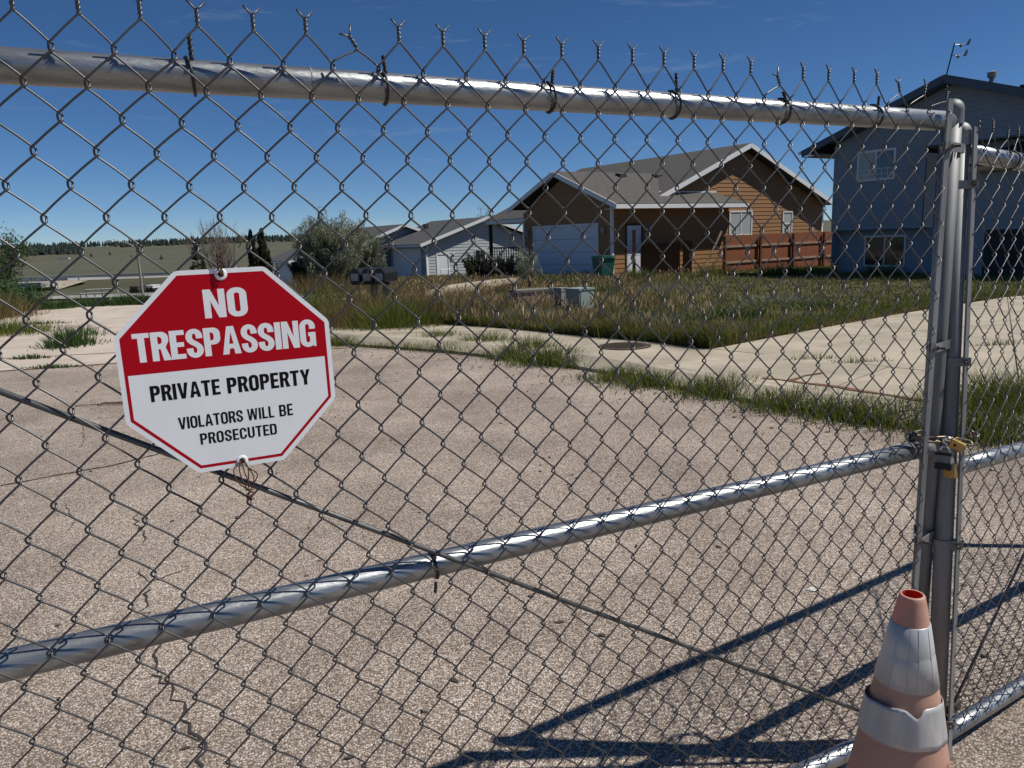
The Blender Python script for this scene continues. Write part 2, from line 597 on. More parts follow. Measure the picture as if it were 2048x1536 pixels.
for pts, w, j in [([(0, 972), (120, 950), (230, 930), (330, 905)], 0.030, 0.004),
                  ([(270, 1020), (275, 1048), (290, 1075), (285, 1090)], 0.008, 0.010),
                  ([(275, 1140), (285, 1158), (318, 1158), (365, 1142)], 0.008, 0.010),
                  ([(300, 1180), (290, 1215), (300, 1250), (318, 1290), (302, 1322), (320, 1345)], 0.010, 0.012),
                  ([(320, 1345), (345, 1380), (345, 1398), (370, 1405), (360, 1440), (380, 1465), (400, 1490), (398, 1536), (410, 1600)], 0.012, 0.012),
                  ([(165, 850), (168, 880), (160, 895)], 0.006, 0.008),
                  ([(130, 1010), (150, 1040), (140, 1060)], 0.005, 0.008)]:
    pp = jag(zpath(pts), 0.035, j)
    ws = [w * random.uniform(0.35, 1.25) for _ in pp]
    strip(pp, ws, 0.003, 'crack', M['crack'], st)
for a in (JOINT, [(-10.2, 10.75), (-5.6, 11.45), (-3.2, 11.95)]):
    strip(jag(a, 0.15, 0.006), 0.045, 0.008, 'joint', M['dirt'], st, 0.4)
strip(jag([(-11.2, 14.7), (-8, 15.4), (-5.5, 15.9)], 0.2, 0.01), 0.03, 0.008, 'joint', M['dirt'], st, 0.4)

# kerb: short cast lengths along the street line, then sidewalk and driveway slabs
def offs(path, d):
    out = []
    for i, p in enumerate(path):
        a, b = path[max(i - 1, 0)], path[min(i + 1, len(path) - 1)]
        t = Vector((b[0] - a[0], b[1] - a[1], 0)).normalized()
        out.append((p[0] + t.y * d, p[1] - t.x * d))
    return out
KERB_Z = 0.13
kerb_in, kerb_out = offs(G, 0.02), offs(G, 0.36)
kg = bpy.data.objects.new('kerb', None)
COL.objects.link(kg)
tag(kg, kind='structure')
for i in range(2, len(G) - 1):
    a, b, c, d = kerb_in[i], kerb_in[i + 1], kerb_out[i + 1], kerb_out[i]
    def lerp(p, q, t):
        return (p[0] + (q[0] - p[0]) * t, p[1] + (q[1] - p[1]) * t)
    a2, b2, c2, d2 = lerp(a, b, 0.008), lerp(a, b, 0.992), lerp(d, c, 0.992), lerp(d, c, 0.008)
    mb = MB()
    lo = [(p[0], p[1], -0.25) for p in (a2, b2, c2, d2)]
    ins = lambda p, q: lerp(p, q, 0.62)
    face = [(*lerp(a2, d2, 0.03), 0.035), (*lerp(b2, c2, 0.03), 0.035)]
    hi = [(*ins(a2, d2), KERB_Z), (*ins(b2, c2), KERB_Z), (*c2, KERB_Z), (*d2, KERB_Z)]
    mb.add(lo + hi + face, [(0, 8, 9, 1), (8, 4, 5, 9), (1, 9, 5, 6, 2), (2, 6, 7, 3), (3, 7, 4, 8, 0), (4, 7, 6, 5)])
    mb.build('kerb_stone', M['walk'], kg)

def zp(x, y, z=KERB_Z):
    p = on_z(x, y, z)
    return (p.x, p.y)
WB = [zp(2500, 830), zp(2150, 772), zp(1850, 741), zp(1640, 719), zp(1425, 697), zp(1280, 680), zp(1150, 669), zp(1000, 655), zp(840, 645), zp(760, 641), zp(690, 640), (-4.6, 17.5)]
WBs = [(p.x, p.y) for p in smooth_path([(x, y, 0) for x, y in WB], 5)]
KO = [(p.x, p.y) for p in smooth_path([(x, y, 0) for x, y in kerb_out[4:]], 3)]
def resample(path, n):
    d = [0]
    for i in range(1, len(path)):
        d.append(d[-1] + math.hypot(path[i][0] - path[i - 1][0], path[i][1] - path[i - 1][1]))
    out = []
    j = 0
    for k in range(n):
        t = d[-1] * k / (n - 1)
        while j < len(d) - 2 and d[j + 1] < t:
            j += 1
        u = (t - d[j]) / max(1e-9, d[j + 1] - d[j])
        out.append((path[j][0] + (path[j + 1][0] - path[j][0]) * u, path[j][1] + (path[j + 1][1] - path[j][1]) * u))
    return out
sw = bpy.data.objects.new('sidewalk', None)
COL.objects.link(sw)
tag(sw, kind='structure')
n_s = 13
A_, B_ = resample(KO, n_s * 3 - 2), resample(WBs, n_s * 3 - 2)
for i in range(n_s - 1):
    inner = A_[i * 3:i * 3 + 4]
    outer = B_[i * 3:i * 3 + 4]
    poly = list(inner) + list(reversed(outer))
    c = (sum(p[0] for p in poly) / len(poly), sum(p[1] for p in poly) / len(poly))
    poly = [(c[0] + (p[0] - c[0]) * 0.989, c[1] + (p[1] - c[1]) * 0.989) for p in poly]
    slab('slab', poly, KERB_Z - 0.004 + random.uniform(-0.004, 0.004), 0.2, M['walk'], None, sw)
slab('joint_bed', [*A_, *reversed(B_)], KERB_Z - 0.013, 0.1, M['soil'], None, sw)

LE = [zp(1425, 692), zp(1560, 668, 0.14), zp(1700, 643, 0.14), zp(1840, 618, 0.14), zp(1950, 598, 0.14), zp(2060, 588, 0.14), (12.6, 16.4)]
dw = bpy.data.objects.new('driveway', None)
COL.objects.link(dw)
tag(dw, kind='structure')
near = [WB[4], WB[3], WB[2], WB[1], WB[0]]
Ls, Ns = resample(LE, 4), resample(near, 4)
far_r = [(12.6, 16.4), (14, 9), WB[0]]
def grid_slab(P00, P10, P11, P01):
    poly = [P00, P10, P11, P01]
    c = (sum(p[0] for p in poly) / 4, sum(p[1] for p in poly) / 4)
    poly = [(c[0] + (p[0] - c[0]) * 0.990, c[1] + (p[1] - c[1]) * 0.990) for p in poly]
    slab('slab', poly, KERB_Z - 0.002 + random.uniform(-0.005, 0.005), 0.2, M['walk'], None, dw)
mid = [((Ls[i][0] + Ns[i][0]) / 2, (Ls[i][1] + Ns[i][1]) / 2) for i in range(4)]
slab('slab', [WB[4], Ls[1], mid[1], Ns[1]], KERB_Z - 0.003, 0.2, M['walk'], None, dw)
for i in (1, 2):
    grid_slab(Ls[i], Ls[i + 1], mid[i + 1], mid[i])
    grid_slab(mid[i], mid[i + 1], Ns[i + 1], Ns[i])
slab('joint_bed', [WB[4], Ls[1], Ls[2], Ls[3], (16, 12), Ns[3], Ns[2], Ns[1]], KERB_Z - 0.012, 0.1, M['soil'], None, dw)
# far drive of the brown house and the walk beside the sign
slab('far_driveway', [zp(850, 588, -0.05), zp(905, 575, -0.08), zp(985, 566, -0.1), zp(1040, 562, -0.1), zp(1000, 568, -0.1), zp(930, 580, -0.08)], 0.03, 0.2, M['walk'])
slab('side_path', [zp(560, 628, 0), zp(640, 606, 0), zp(690, 598, 0), zp(700, 604, 0), zp(640, 616, 0), zp(580, 640, 0)], 0.05, 0.2, M['walk'])
# rusty dirt washed along the lip of the driveway
strip(jag(zpath([(1525, 757), (1590, 764), (1680, 775), (1760, 788), (1850, 802), (1960, 812)], KERB_Z), 0.12, 0.01), 0.06, KERB_Z + 0.006, 'dirt_streak', M['dirt'], dw, 0.5)
strip(jag(zpath([(1580, 762), (1610, 752), (1645, 747)], KERB_Z), 0.12, 0.01), 0.05, KERB_Z + 0.009, 'dirt_streak', M['dirt'], dw, 0.5)

# manhole cover in the sidewalk
mp_ = on_z(1249, 692, KERB_Z)
mh = thing('manhole_cover', 'round rusty manhole cover set in the sidewalk slab', 'manhole cover', (mp_.x, mp_.y, KERB_Z))
MB().lathe([(0.0, 0.006), (0.28, 0.006), (0.29, 0.0), (0.29, -0.02)], 32).build('lid', M['iron'], mh)
MB().lathe([(0.295, -0.02), (0.295, 0.004), (0.33, 0.004), (0.33, -0.02)], 32).build('ring', M['iron'], mh)
mb = MB()
for i in range(-4, 5):
    l = math.sqrt(max(0, 0.26 ** 2 - (i * 0.055) ** 2))
    mb.box(-l, l, i * 0.055 - 0.008, i * 0.055 + 0.008, 0.0055, 0.010)
mb.build('raised_ribs', M['iron'], mh)

# ------------------------------------------------------------------ houses
HROT = R(33.0)
HS, HG = azdir(57), azdir(-33)

def clip(poly, axis, lim, keep_less):
    out = []
    n = len(poly)
    for i in range(n):
        p, q = poly[i], poly[(i + 1) % n]
        pi = (p[axis] <= lim + 1e-9) if keep_less else (p[axis] >= lim - 1e-9)
        qi = (q[axis] <= lim + 1e-9) if keep_less else (q[axis] >= lim - 1e-9)
        if pi:
            out.append(p)
        if pi != qi:
            t = (lim - p[axis]) / (q[axis] - p[axis])
            out.append((p[0] + (q[0] - p[0]) * t, p[1] + (q[1] - p[1]) * t))
    return out

class Wall:
    """a wall plane in house coordinates: origin o, along-vector a, outward normal n"""
    def __init__(self, o, a, n):
        self.o, self.a, self.n = Vector(o), Vector(a), Vector(n)
    def p(self, u, z, d=0.0):
        return self.o + self.a * u + self.n * d + Vector((0, 0, z))
    def box(self, mb, u0, u1, z0, z1, d0, d1):
        c = [self.p(u, z, d) for d in (d0, d1) for z in (z0, z1) for u in (u0, u1)]
        return mb.prism([c[0], c[1], c[3], c[2]], self.n * (d1 - d0))

def siding(par, W, poly, openings, mat_, e=0.19, th=0.022, board_mat=None):
    z0 = min(p[1] for p in poly)
    z1 = max(p[1] for p in poly)
    mb = MB().prism([W.p(u, z, -0.15) for u, z in poly], W.n * 0.15)
    mb.build('wall', mat_, par)
    k = 0
    z = z0
    while z < z1 - 0.03:
        top = min(z + e, z1)
        band = clip(clip(poly, 1, z, False), 1, top, True)
        if len(band) >= 3:
            segs = [(min(p[0] for p in band), max(p[0] for p in band))]
            for (a0, a1, b0, b1) in openings:
                ov = min(top, b1) - max(z, b0)
                if ov > 0.45 * (top - z):
                    ns = []
                    for s0, s1 in segs:
                        if a1 <= s0 or a0 >= s1:
                            ns.append((s0, s1))
                        else:
                            if a0 > s0: ns.append((s0, a0))
                            if a1 < s1: ns.append((a1, s1))
                    segs = ns
            for s0, s1 in segs:
                pc = clip(clip(band, 0, s0, False), 0, s1, True)
                if len(pc) < 3 or s1 - s0 < 0.04:
                    continue
                n = len(pc)
                fr = [W.p(u, zz, th - (th - 0.005) * (zz - z) / e) for u, zz in pc]
                bk = [W.p(u, zz, 0.001) for u, zz in pc]
                m_ = MB()
                nv = sum(((fr[i] - fr[0]).cross(fr[(i + 1) % n] - fr[0]) for i in range(n)), Vector())
                fs = [tuple(range(n))] + [((i + 1) % n, i, n + i, n + (i + 1) % n) for i in range(n)]
                if nv.dot(W.n) < 0:
                    fs = [tuple(reversed(q)) for q in fs]
                m_.add(fr + bk, fs)
                m_.build('siding_board', board_mat or mat_, par)
        z = top
        k += 1

def window(par, W, u0, u1, z0, z1, split='v', frame=None, glass=None, fw=0.06, muntin=False, left_glass=None, d=0.03):
    frame = frame or M['white']
    glass = glass or M['glass']
    mb = MB()
    W.box(mb, u0 - fw, u1 + fw, z1, z1 + fw, 0.0, d + 0.03)
    W.box(mb, u0 - fw, u1 + fw, z0 - fw, z0, 0.0, d + 0.035)
    W.box(mb, u0 - fw, u0, z0, z1, 0.0, d + 0.025)
    W.box(mb, u1, u1 + fw, z0, z1, 0.0, d + 0.025)
    w = mb.build('window', frame, par)
    um, zm = (u0 + u1) / 2, (z0 + z1) / 2
    mb = MB()
    if split == 'v':
        W.box(mb, um - 0.025, um + 0.025, z0, z1, 0.0, d + 0.02)
        panes = [(u0, um - 0.025, z0, z1), (um + 0.025, u1, z0, z1)]
    else:
        W.box(mb, u0, u1, zm - 0.025, zm + 0.025, 0.0, d + 0.02)
        panes = [(u0, u1, z0, zm - 0.025), (u0, u1, zm + 0.025, z1)]
    mb.build('mullion', frame, w)
    for i, (a, b, c, e) in enumerate(panes):
        mb = MB()
        W.box(mb, a, b, c, e, 0.0, d)
        mb.build('pane', left_glass if (left_glass and i == 0) else glass, w)
        if muntin:
            mb = MB()
            for t in (0.33, 0.66):
                W.box(mb, a + (b - a) * t - 0.008, a + (b - a) * t + 0.008, c, c + (e - c) * 0.36, d, d + 0.006)
            W.box(mb, a, b, c + (e - c) * 0.16, c + (e - c) * 0.16 + 0.016, d, d + 0.007)
            W.box(mb, a, b, c + (e - c) * 0.36, c + (e - c) * 0.36 + 0.016, d, d + 0.007)
            mb.build('muntin', frame, w)
    return w

def garage_door(par, W, u0, u1, z0, z1, mat_, trim):
    mb = MB()
    W.box(mb, u0 - 0.1, u0, z0, z1 + 0.1, 0.0, 0.045)
    W.box(mb, u1, u1 + 0.1, z0, z1 + 0.1, 0.0, 0.045)
    W.box(mb, u0, u1, z1, z1 + 0.1, 0.0, 0.043)
    gd = mb.build('garage_door', trim, par)
    h = (z1 - z0) / 4
    for i in range(4):
        mb = MB()
        W.box(mb, u0, u1, z0 + i * h + 0.008, z0 + (i + 1) * h - 0.008, -0.03, 0.012)
        mb.build('door_panel', mat_, gd)

def roof_plane(par, pts, th, mat_, name='roof'):
    pts = [Vector(p) for p in pts]
    n = sum(((pts[i] - pts[0]).cross(pts[(i + 1) % len(pts)] - pts[0]) for i in range(len(pts))), Vector()).normalized()
    if n.z < 0:
        n = -n
    return MB().prism(pts, n * th).build(name, mat_, par)

def fascia(par, a, b, mat_, h=0.16, th=0.035, name='fascia'):
    a, b = Vector(a), Vector(b)
    return MB().bar(a, b, th, h).build(name, mat_, par)

def lantern(par, W, u, z):
    mb = MB()
    W.box(mb, u - 0.05, u + 0.05, z - 0.08, z + 0.08, 0.02, 0.05)
    lt = mb.build('wall_lantern', M['lampgrey'], par)
    c = W.p(u, z, 0.13)
    MB().lathe([(0.03, -0.16), (0.06, -0.14), (0.075, 0.02), (0.085, 0.05), (0.02, 0.12)], 10, c, True, True).build('lamp_glass', M['maillabel'], lt)
    MB().tube([W.p(u, z, 0.04), W.p(u, z - 0.22, 0.09), W.p(u, z - 0.16, 0.13)], 0.012, 6).build('bracket', M['lampgrey'], lt)

C1 = at_depth(1224, 470, 32)
bh = thing('brown_house', 'brown lap sided house with white garage door and brown shingle gables', 'house', (C1.x, C1.y, 0), HROT)
GZ = -0.45
wf = Wall((0, 0, 0), (0, 1, 0), (-1, 0, 0))
siding(bh, wf, [(0.0, GZ), (6.5, GZ), (6.5, 2.62), (3.5, 3.98), (0.0, 2.62)], [(0.86, 5.7, -0.5, 2.03)], M['brown'])
garage_door(bh, wf, 0.96, 5.6, -0.3, 1.93, M['door'], M['white'])
ww = Wall((0, 0, 0), (1, 0, 0), (0, -1, 0))
siding(bh, ww, [(0.0, GZ), (7.05, GZ), (7.05, 2.75), (0, 2.75)], [(0.72, 1.72, -0.5, 1.97)], M['brown'])
wg = Wall((0, 0.7, 0), (1, 0, 0), (0, -1, 0))
siding(bh, wg, [(7.05, GZ), (15.2, GZ), (15.2, 2.70), (8.85, 5.30), (3.0, 2.92), (7.05, 2.92)][:4] + [(7.05, 4.56)], [(8.0, 9.5, 1.31, 2.37), (11.95, 12.6, 1.19, 2.32)], M['brown'])
siding(bh, wg, [(3.3, 2.92), (7.05, 2.92), (7.05, 4.56), (3.3, 3.02)], [], M['brown'])
MB().box(7.05, 7.1, 0.0, 0.7, GZ, 2.75).build('end_wall', M['brown'], bh)
mb = MB()
mb.box(-0.04, 0.07, -0.04, 0.0, GZ, 2.65)
mb.box(-0.04, 0.0, 0.0, 0.07, GZ, 2.65)
mb.build('corner_trim', M['white'], bh)
for (x0, x1, y0, y1) in ((-0.04, 0.0, 6.42, 6.53), (7.06, 7.17, 0.64, 0.665), (15.12, 15.24, 0.655, 0.68)):
    MB().box(x0, x1, y0, y1, GZ, 2.7).build('corner_trim', M['white'], bh)
# side door
mb = MB()
ww.box(mb, 0.72, 0.80, GZ, 1.95, 0.0, 0.04)
ww.box(mb, 1.62, 1.70, GZ, 1.95, 0.0, 0.04)
ww.box(mb, 0.80, 1.62, 1.87, 1.95, 0.0, 0.039)
sd = mb.build('side_door', M['deck'], bh)
mb = MB()
ww.box(mb, 0.80, 1.62, -0.30, 1.87, -0.03, 0.012)
dl = mb.build('door_leaf', M['door'], sd)
mb = MB()
for (a, b) in ((0.88, 1.18), (1.24, 1.54)):
    for (c, e) in ((-0.18, 0.5), (0.62, 1.1), (1.2, 1.76)):
        ww.box(mb, a, b, c, e, 0.013, 0.018)
mb.build('raised_panels', M['door'], dl)
for u in (0.45, 6.05):
    lantern(bh, wf, u, 1.75)
lantern(bh, ww, 2.05, 1.75)
window(bh, wg, 8.0, 9.5, 1.31, 2.37, 'v', M['white'], M['blind'], 0.07)
window(bh, wg, 11.95, 12.6, 1.19, 2.32, 'h', M['white'], M['blind'], 0.06)
# roofs
def zg(y): return 2.70 + 0.388 * (y + 0.7)
def zm(x): return 5.5 - 0.41 * (8.85 - x)
roof_plane(bh, [(-0.4, -0.7, zg(-0.7)), (7.6, -0.7, zg(-0.7)), (6.75, 0.7, zg(0.7)), (-0.4, 0.7, zg(0.7))], 0.05, M['roofbrown'])
roof_plane(bh, [(-0.4, 0.7, zg(0.7)), (3.34, 0.7, zg(0.7)), (6.0, 3.5, zg(3.5)), (-0.4, 3.5, zg(3.5))], 0.05, M['roofbrown'])
roof_plane(bh, [(7.6, -0.7, zg(-0.7)), (7.75, 0.68, zg(-0.7)), (6.75, 0.68, zg(0.7))], 0.05, M['roofbrown'])
roof_plane(bh, [(-0.4, 3.5, zg(3.5)), (6.0, 3.5, zg(3.5)), (2.4, 7.3, zg(3.5) - 0.388 * 3.8), (-0.4, 7.3, zg(3.5) - 0.388 * 3.8)], 0.05, M['roofbrown'])
roof_plane(bh, [(2.9, 0.25, zm(2.9)), (8.85, 0.25, zm(8.85)), (8.85, 13.1, zm(8.85)), (1.5, 12.6, zm(1.5)), (1.5, 7.3, zm(1.5)), (2.4, 7.3, zm(2.4)), (6.0, 3.5, zm(6.0))], 0.05, M['roofbrown'])
roof_plane(bh, [(8.85, 0.25, 5.5), (15.75, 0.25, 5.5 - 0.41 * 6.9), (15.75, 13, 5.5 - 0.41 * 6.9), (8.85, 13, 5.5)], 0.05, M['roofbrown'])
e1 = 2.62
fascia(bh, (-0.42, -0.72, zg(-0.7) - 0.07), (7.6, -0.72, zg(-0.7) - 0.07), M['white'], 0.17, 0.09, 'gutter')
MB().prism([(-0.4, -0.7, zg(-0.7) - 0.14), (7.6, -0.7, zg(-0.7) - 0.14), (7.6, 0.0, zg(-0.7) - 0.14), (-0.4, 0.0, zg(-0.7) - 0.14)], (0, 0, -0.02)).build('soffit', M['white'], bh)
fascia(bh, (-0.42, -0.72, zg(-0.7) - 0.06), (-0.42, 3.5, zg(3.5) - 0.06), M['white'], 0.2)
fascia(bh, (-0.42, 3.5, zg(3.5) - 0.06), (-0.42, 7.32, zg(3.5) - 0.388 * 3.82 - 0.06), M['white'], 0.2)
fascia(bh, (2.9, 0.22, zm(2.9) - 0.07), (8.85, 0.22, zm(8.85) - 0.07), M['white'], 0.20)
fascia(bh, (8.85, 0.22, 5.43), (15.77, 0.22, 5.43 - 0.41 * 6.92), M['white'], 0.20)
fascia(bh, (1.48, 7.3, zm(1.5) - 0.07), (1.48, 12.6, zm(1.5) - 0.07), M['white'], 0.18)
fascia(bh, (3.3, 0.665, zg(0.7) + 0.07), (7.0, 0.665, zg(0.7) + 0.07), M['white'], 0.06, 0.03, 'flashing')
MB().prism([(1.5, 7.3, zm(1.5) - 0.16), (1.5, 12.6, zm(1.5) - 0.16), (4.2, 12.6, zm(1.5) - 0.16), (4.2, 6.4, zm(1.5) - 0.16), (2.4, 6.4, zm(1.5) - 0.16)], (0, 0, -0.02)).build('porch_ceiling', M['white'], bh)
MB().box(4.1, 15.1, 6.5, 12.4, GZ, 2.6).build('rear_wall', M['brown'], bh)
MB().box(0.3, 4.1, 6.35, 6.5, GZ, 2.6).build('garage_side', M['brown'], bh)
MB().box(1.6, 1.75, 12.2, 12.35, GZ, 2.4).build('porch_post', M['deck'], bh)
# porch deck with railing
MB().box(1.5, 4.1, 6.6, 12.5, 0.05, 0.14).build('porch_deck', M['deck'], bh)
MB().box(1.55, 1.6, 6.6, 12.5, GZ, 0.05).build('porch_skirt', M['deck'], bh)
rl = MB().box(1.52, 1.62, 6.6, 12.4, 1.0, 1.06).box(1.54, 1.60, 6.6, 12.4, 0.25, 0.30).build('porch_railing', M['deck'], bh)
bal = MB().box(-0.02, 0.02, -0.02, 0.02, 0.3, 1.0).mesh('baluster', M['deck'])
for i in range(24):
    b = obj('baluster', bal, rl)
    b.location = (1.57, 6.75 + i * 0.238, 0)
for x, y in ((3.1, 2.95), (5.4, 2.95)):
    z = zg(y) + 0.05
    MB().prism([(x - 0.2, y - 0.2, z - 0.078), (x + 0.2, y - 0.2, z - 0.078), (x + 0.2, y - 0.2, z + 0.08), (x - 0.2, y - 0.2, z + 0.08)], (0, 0.34, 0.06)).build('roof_vent', M['roofdark'], bh)

# ---- blue-grey two storey house on the right
CB = at_depth(1664, 470, 30)
bl = thing('blue_house', 'tall blue grey sided house with dark roof edge behind the gate post', 'house', (CB.x, CB.y, 0), HROT)
wb = Wall((0, 0, 0), (0, -1, 0), (-1, 0, 0))           # u runs to the right, towards the camera
EV = 4.42
def zr(u): return EV + 0.345 * (u + 1.1) if u < 4.2 else EV + 0.345 * 5.3 - 0.345 * (u - 4.2)
siding(bl, wb, [(0, 1.38), (3.45, 1.38), (3.45, zr(3.45) - 0.22), (0, zr(0) - 0.22)], [(1.02, 2.36, 3.2, 4.15)], M['blue'], 0.155, 0.032)
wl_ = Wall((0.42, 0, 0), (0, -1, 0), (-1, 0, 0))
siding(bl, wl_, [(0.08, GZ), (4.6, GZ), (4.6, 1.38), (0.08, 1.38)], [(1.2, 2.7, 0.05, 1.08)], M['blue'], 0.155, 0.032)
MB().box(-0.02, 0.42, -3.45, 0.02, 1.33, 1.38).build('overhang_soffit', M['trimblue'], bl)
wr = Wall((0.75, 0, 0), (0, -1, 0), (-1, 0, 0))
siding(bl, wr, [(3.5, 1.38), (10.2, 1.38), (10.2, zr(10.2) - 0.22), (4.2, zr(4.2) - 0.22), (3.5, zr(3.5) - 0.22)], [], M['blue'], 0.155, 0.032)
wup = Wall((0.0, 0, 0), (0, -1, 0), (-1, 0, 0))
siding(bl, wup, [(3.45, 4.15), (9.6, 4.15), (9.4, zr(9.4) - 0.22), (4.2, zr(4.2) - 0.22), (3.45, zr(3.45) - 0.22)], [], M['blue'], 0.155, 0.032)
MB().box(0.0, 0.8, -9.6, -3.45, 4.10, 4.15).build('entry_soffit', M['trimblue'], bl)
MB().box(0.0, 9.0, -0.01, 0.0, 0, 4.5).build('side_wall', M['blue'], bl)
MB().box(-0.03, 0.06, -0.06, 0.03, 1.36, 4.5).build('corner_trim', M['blue'], bl)
MB().box(-0.03, 0.03, -3.5, -3.42, 1.36, 4.12).build('corner_trim', M['blue'], bl)
window(bl, wb, 1.02, 2.36, 3.2, 4.15, 'v', M['white'], M['glass'], 0.07, True, M['blind'])
window(bl, wl_, 1.2, 2.7, 0.05, 1.08, 'v', M['lampgrey'], M['glass'], 0.06, False, None)
roof_plane(bl, [(-0.55, 1.1, EV), (-0.55, -4.2, zr(4.2)), (10, -4.2, zr(4.2)), (10, 1.1, EV)], 0.06, M['roofdark'])
roof_plane(bl, [(-0.55, -4.2, zr(4.2)), (-0.55, -9.6, zr(9.6)), (10, -9.6, zr(9.6)), (10, -4.2, zr(4.2))], 0.06, M['roofdark'])
fascia(bl, (-0.57, 1.1, EV - 0.08), (-0.57, -4.2, zr(4.2) - 0.08), M['trimblue'], 0.24, 0.05)
fascia(bl, (-0.57, -4.2, zr(4.2) - 0.08), (-0.57, -9.6, zr(9.6) - 0.08), M['trimblue'], 0.24, 0.05)
MB().prism([(-0.55, 1.1, EV - 0.2), (-0.55, 0, EV - 0.2), (10, 0, EV - 0.2), (10, 1.1, EV - 0.2)], (0, 0, 0.02)).build('soffit', M['trimblue'], bl)
MB().bar((-0.6, 1.17, EV - 0.03), (10, 1.17, EV - 0.03), 0.12, 0.1).build('gutter', M['white'], bl)
MB().prism([(-0.54, -0.02, zr(0) - 0.2), (-0.54, -4.2, zr(4.2) - 0.2), (0, -4.2, zr(4.2) - 0.2), (0, -0.02, zr(0) - 0.2)], (0, 0, 0.02)).build('soffit', M['trimblue'], bl)
MB().prism([(-0.54, -9.6, zr(9.6) - 0.2), (-0.54, -4.2, zr(4.2) - 0.2), (0, -4.2, zr(4.2) - 0.2), (0, -9.6, zr(9.6) - 0.2)], (0, 0, 0.02)).build('soffit', M['trimblue'], bl)
z = zr(5.1)
MB().lathe([(0.07, -0.1), (0.07, 0.18)], 12, (0.6, -5.15, z + 0.05)).lathe([(0.13, 0.14), (0.14, 0.3), (0.05, 0.34)], 12, (0.6, -5.15, z + 0.05), True, True).build('vent_pipe', M['utilgrey'], bl)
MB().box(0.4, 0.95, -6.75, -6.1, zr(6.4) - 0.05, zr(6.4) + 0.22).build('roof_vent', M['roofdark'], bl)
# entry wing with its own low hipped roof
ws_ = Wall((-0.6, 0, 0), (0, -1, 0), (-1, 0, 0))
siding(bl, ws_, [(5.15, GZ), (11, GZ), (11, 3.05), (5.15, 3.05)], [(5.9, 8.0, -0.5, 1.3)], M['blue'], 0.155, 0.032)
mb = MB()
ws_.box(mb, 5.9, 8.0, GZ, 1.28, -0.02, 0.012)
mb.build('wing_door', M['roofdark'], bl)
MB().box(-0.6, 0.75, -5.2, -5.15, GZ, 3.05).build('wing_end_wall', M['trimblue'], bl)
roof_plane(bl, [(-1.0, -4.85, 3.2), (-1.0, -11.3, 3.2), (0.75, -11.3, 3.95), (0.75, -6.1, 3.95)], 0.05, M['roofdark'])
roof_plane(bl, [(-1.0, -4.85, 3.2), (0.75, -6.1, 3.95), (0.75, -4.85, 3.2)], 0.05, M['roofdark'])
MB().bar((-1.04, -4.8, 3.17), (-1.04, -11.3, 3.17), 0.1, 0.12).build('gutter', M['tan'], bl)
MB().prism([(-1.0, -4.85, 3.1), (-1.0, -11.3, 3.1), (-0.6, -11.3, 3.1), (-0.6, -4.85, 3.1)], (0, 0, -0.03)).build('soffit', M['tan'], bl)
# anemometer and vane on the roof peak
pk = bl.matrix_basis if False else None
pw = CB.copy(); pw.z = 0
pw = Vector((CB.x, CB.y, 0)) + HS * (-0.3) + HG * (-4.15) + Vector((0, 0, zr(4.2) + 0.05))
wv = thing('weather_vane', 'leaning black pole with pale wind cups and vanes on the roof peak', 'weather vane', pw)
top = Vector((0.20, 0, 1.0))
MB().tube([(-0.02, 0, -0.1), top], 0.022, 8).build('pole', M['mailbox'], wv)
for t, nm in ((0.96, 0), (0.62, 1)):
    p = top * t
    mb = MB().tube([p, p + Vector((0.26, 0, -0.02))], 0.011, 6).tube([p + Vector((0.26, 0, -0.02)), p + Vector((0.40, 0, 0.04))], 0.009, 6)
    arm = mb.build('vane_arm', M['lampgrey'], wv)
    c = p + Vector((0.40, 0, 0.02))
    MB().prism([c + Vector((-0.03, -0.006, -0.06)), c + Vector((0.09, -0.006, -0.05)), c + Vector((0.14, -0.006, 0.13)), c + Vector((0.08, -0.006, 0.14))], (0, 0.012, 0)).build('vane_blade', M['utilgrey'], arm)
    c = p + Vector((0.22, 0, -0.03))
    MB().lathe([(0.0, -0.07), (0.045, -0.05), (0.055, 0.01), (0.02, 0.05)], 10, c, False, True).build('wind_cup', M['utilgrey'], arm)

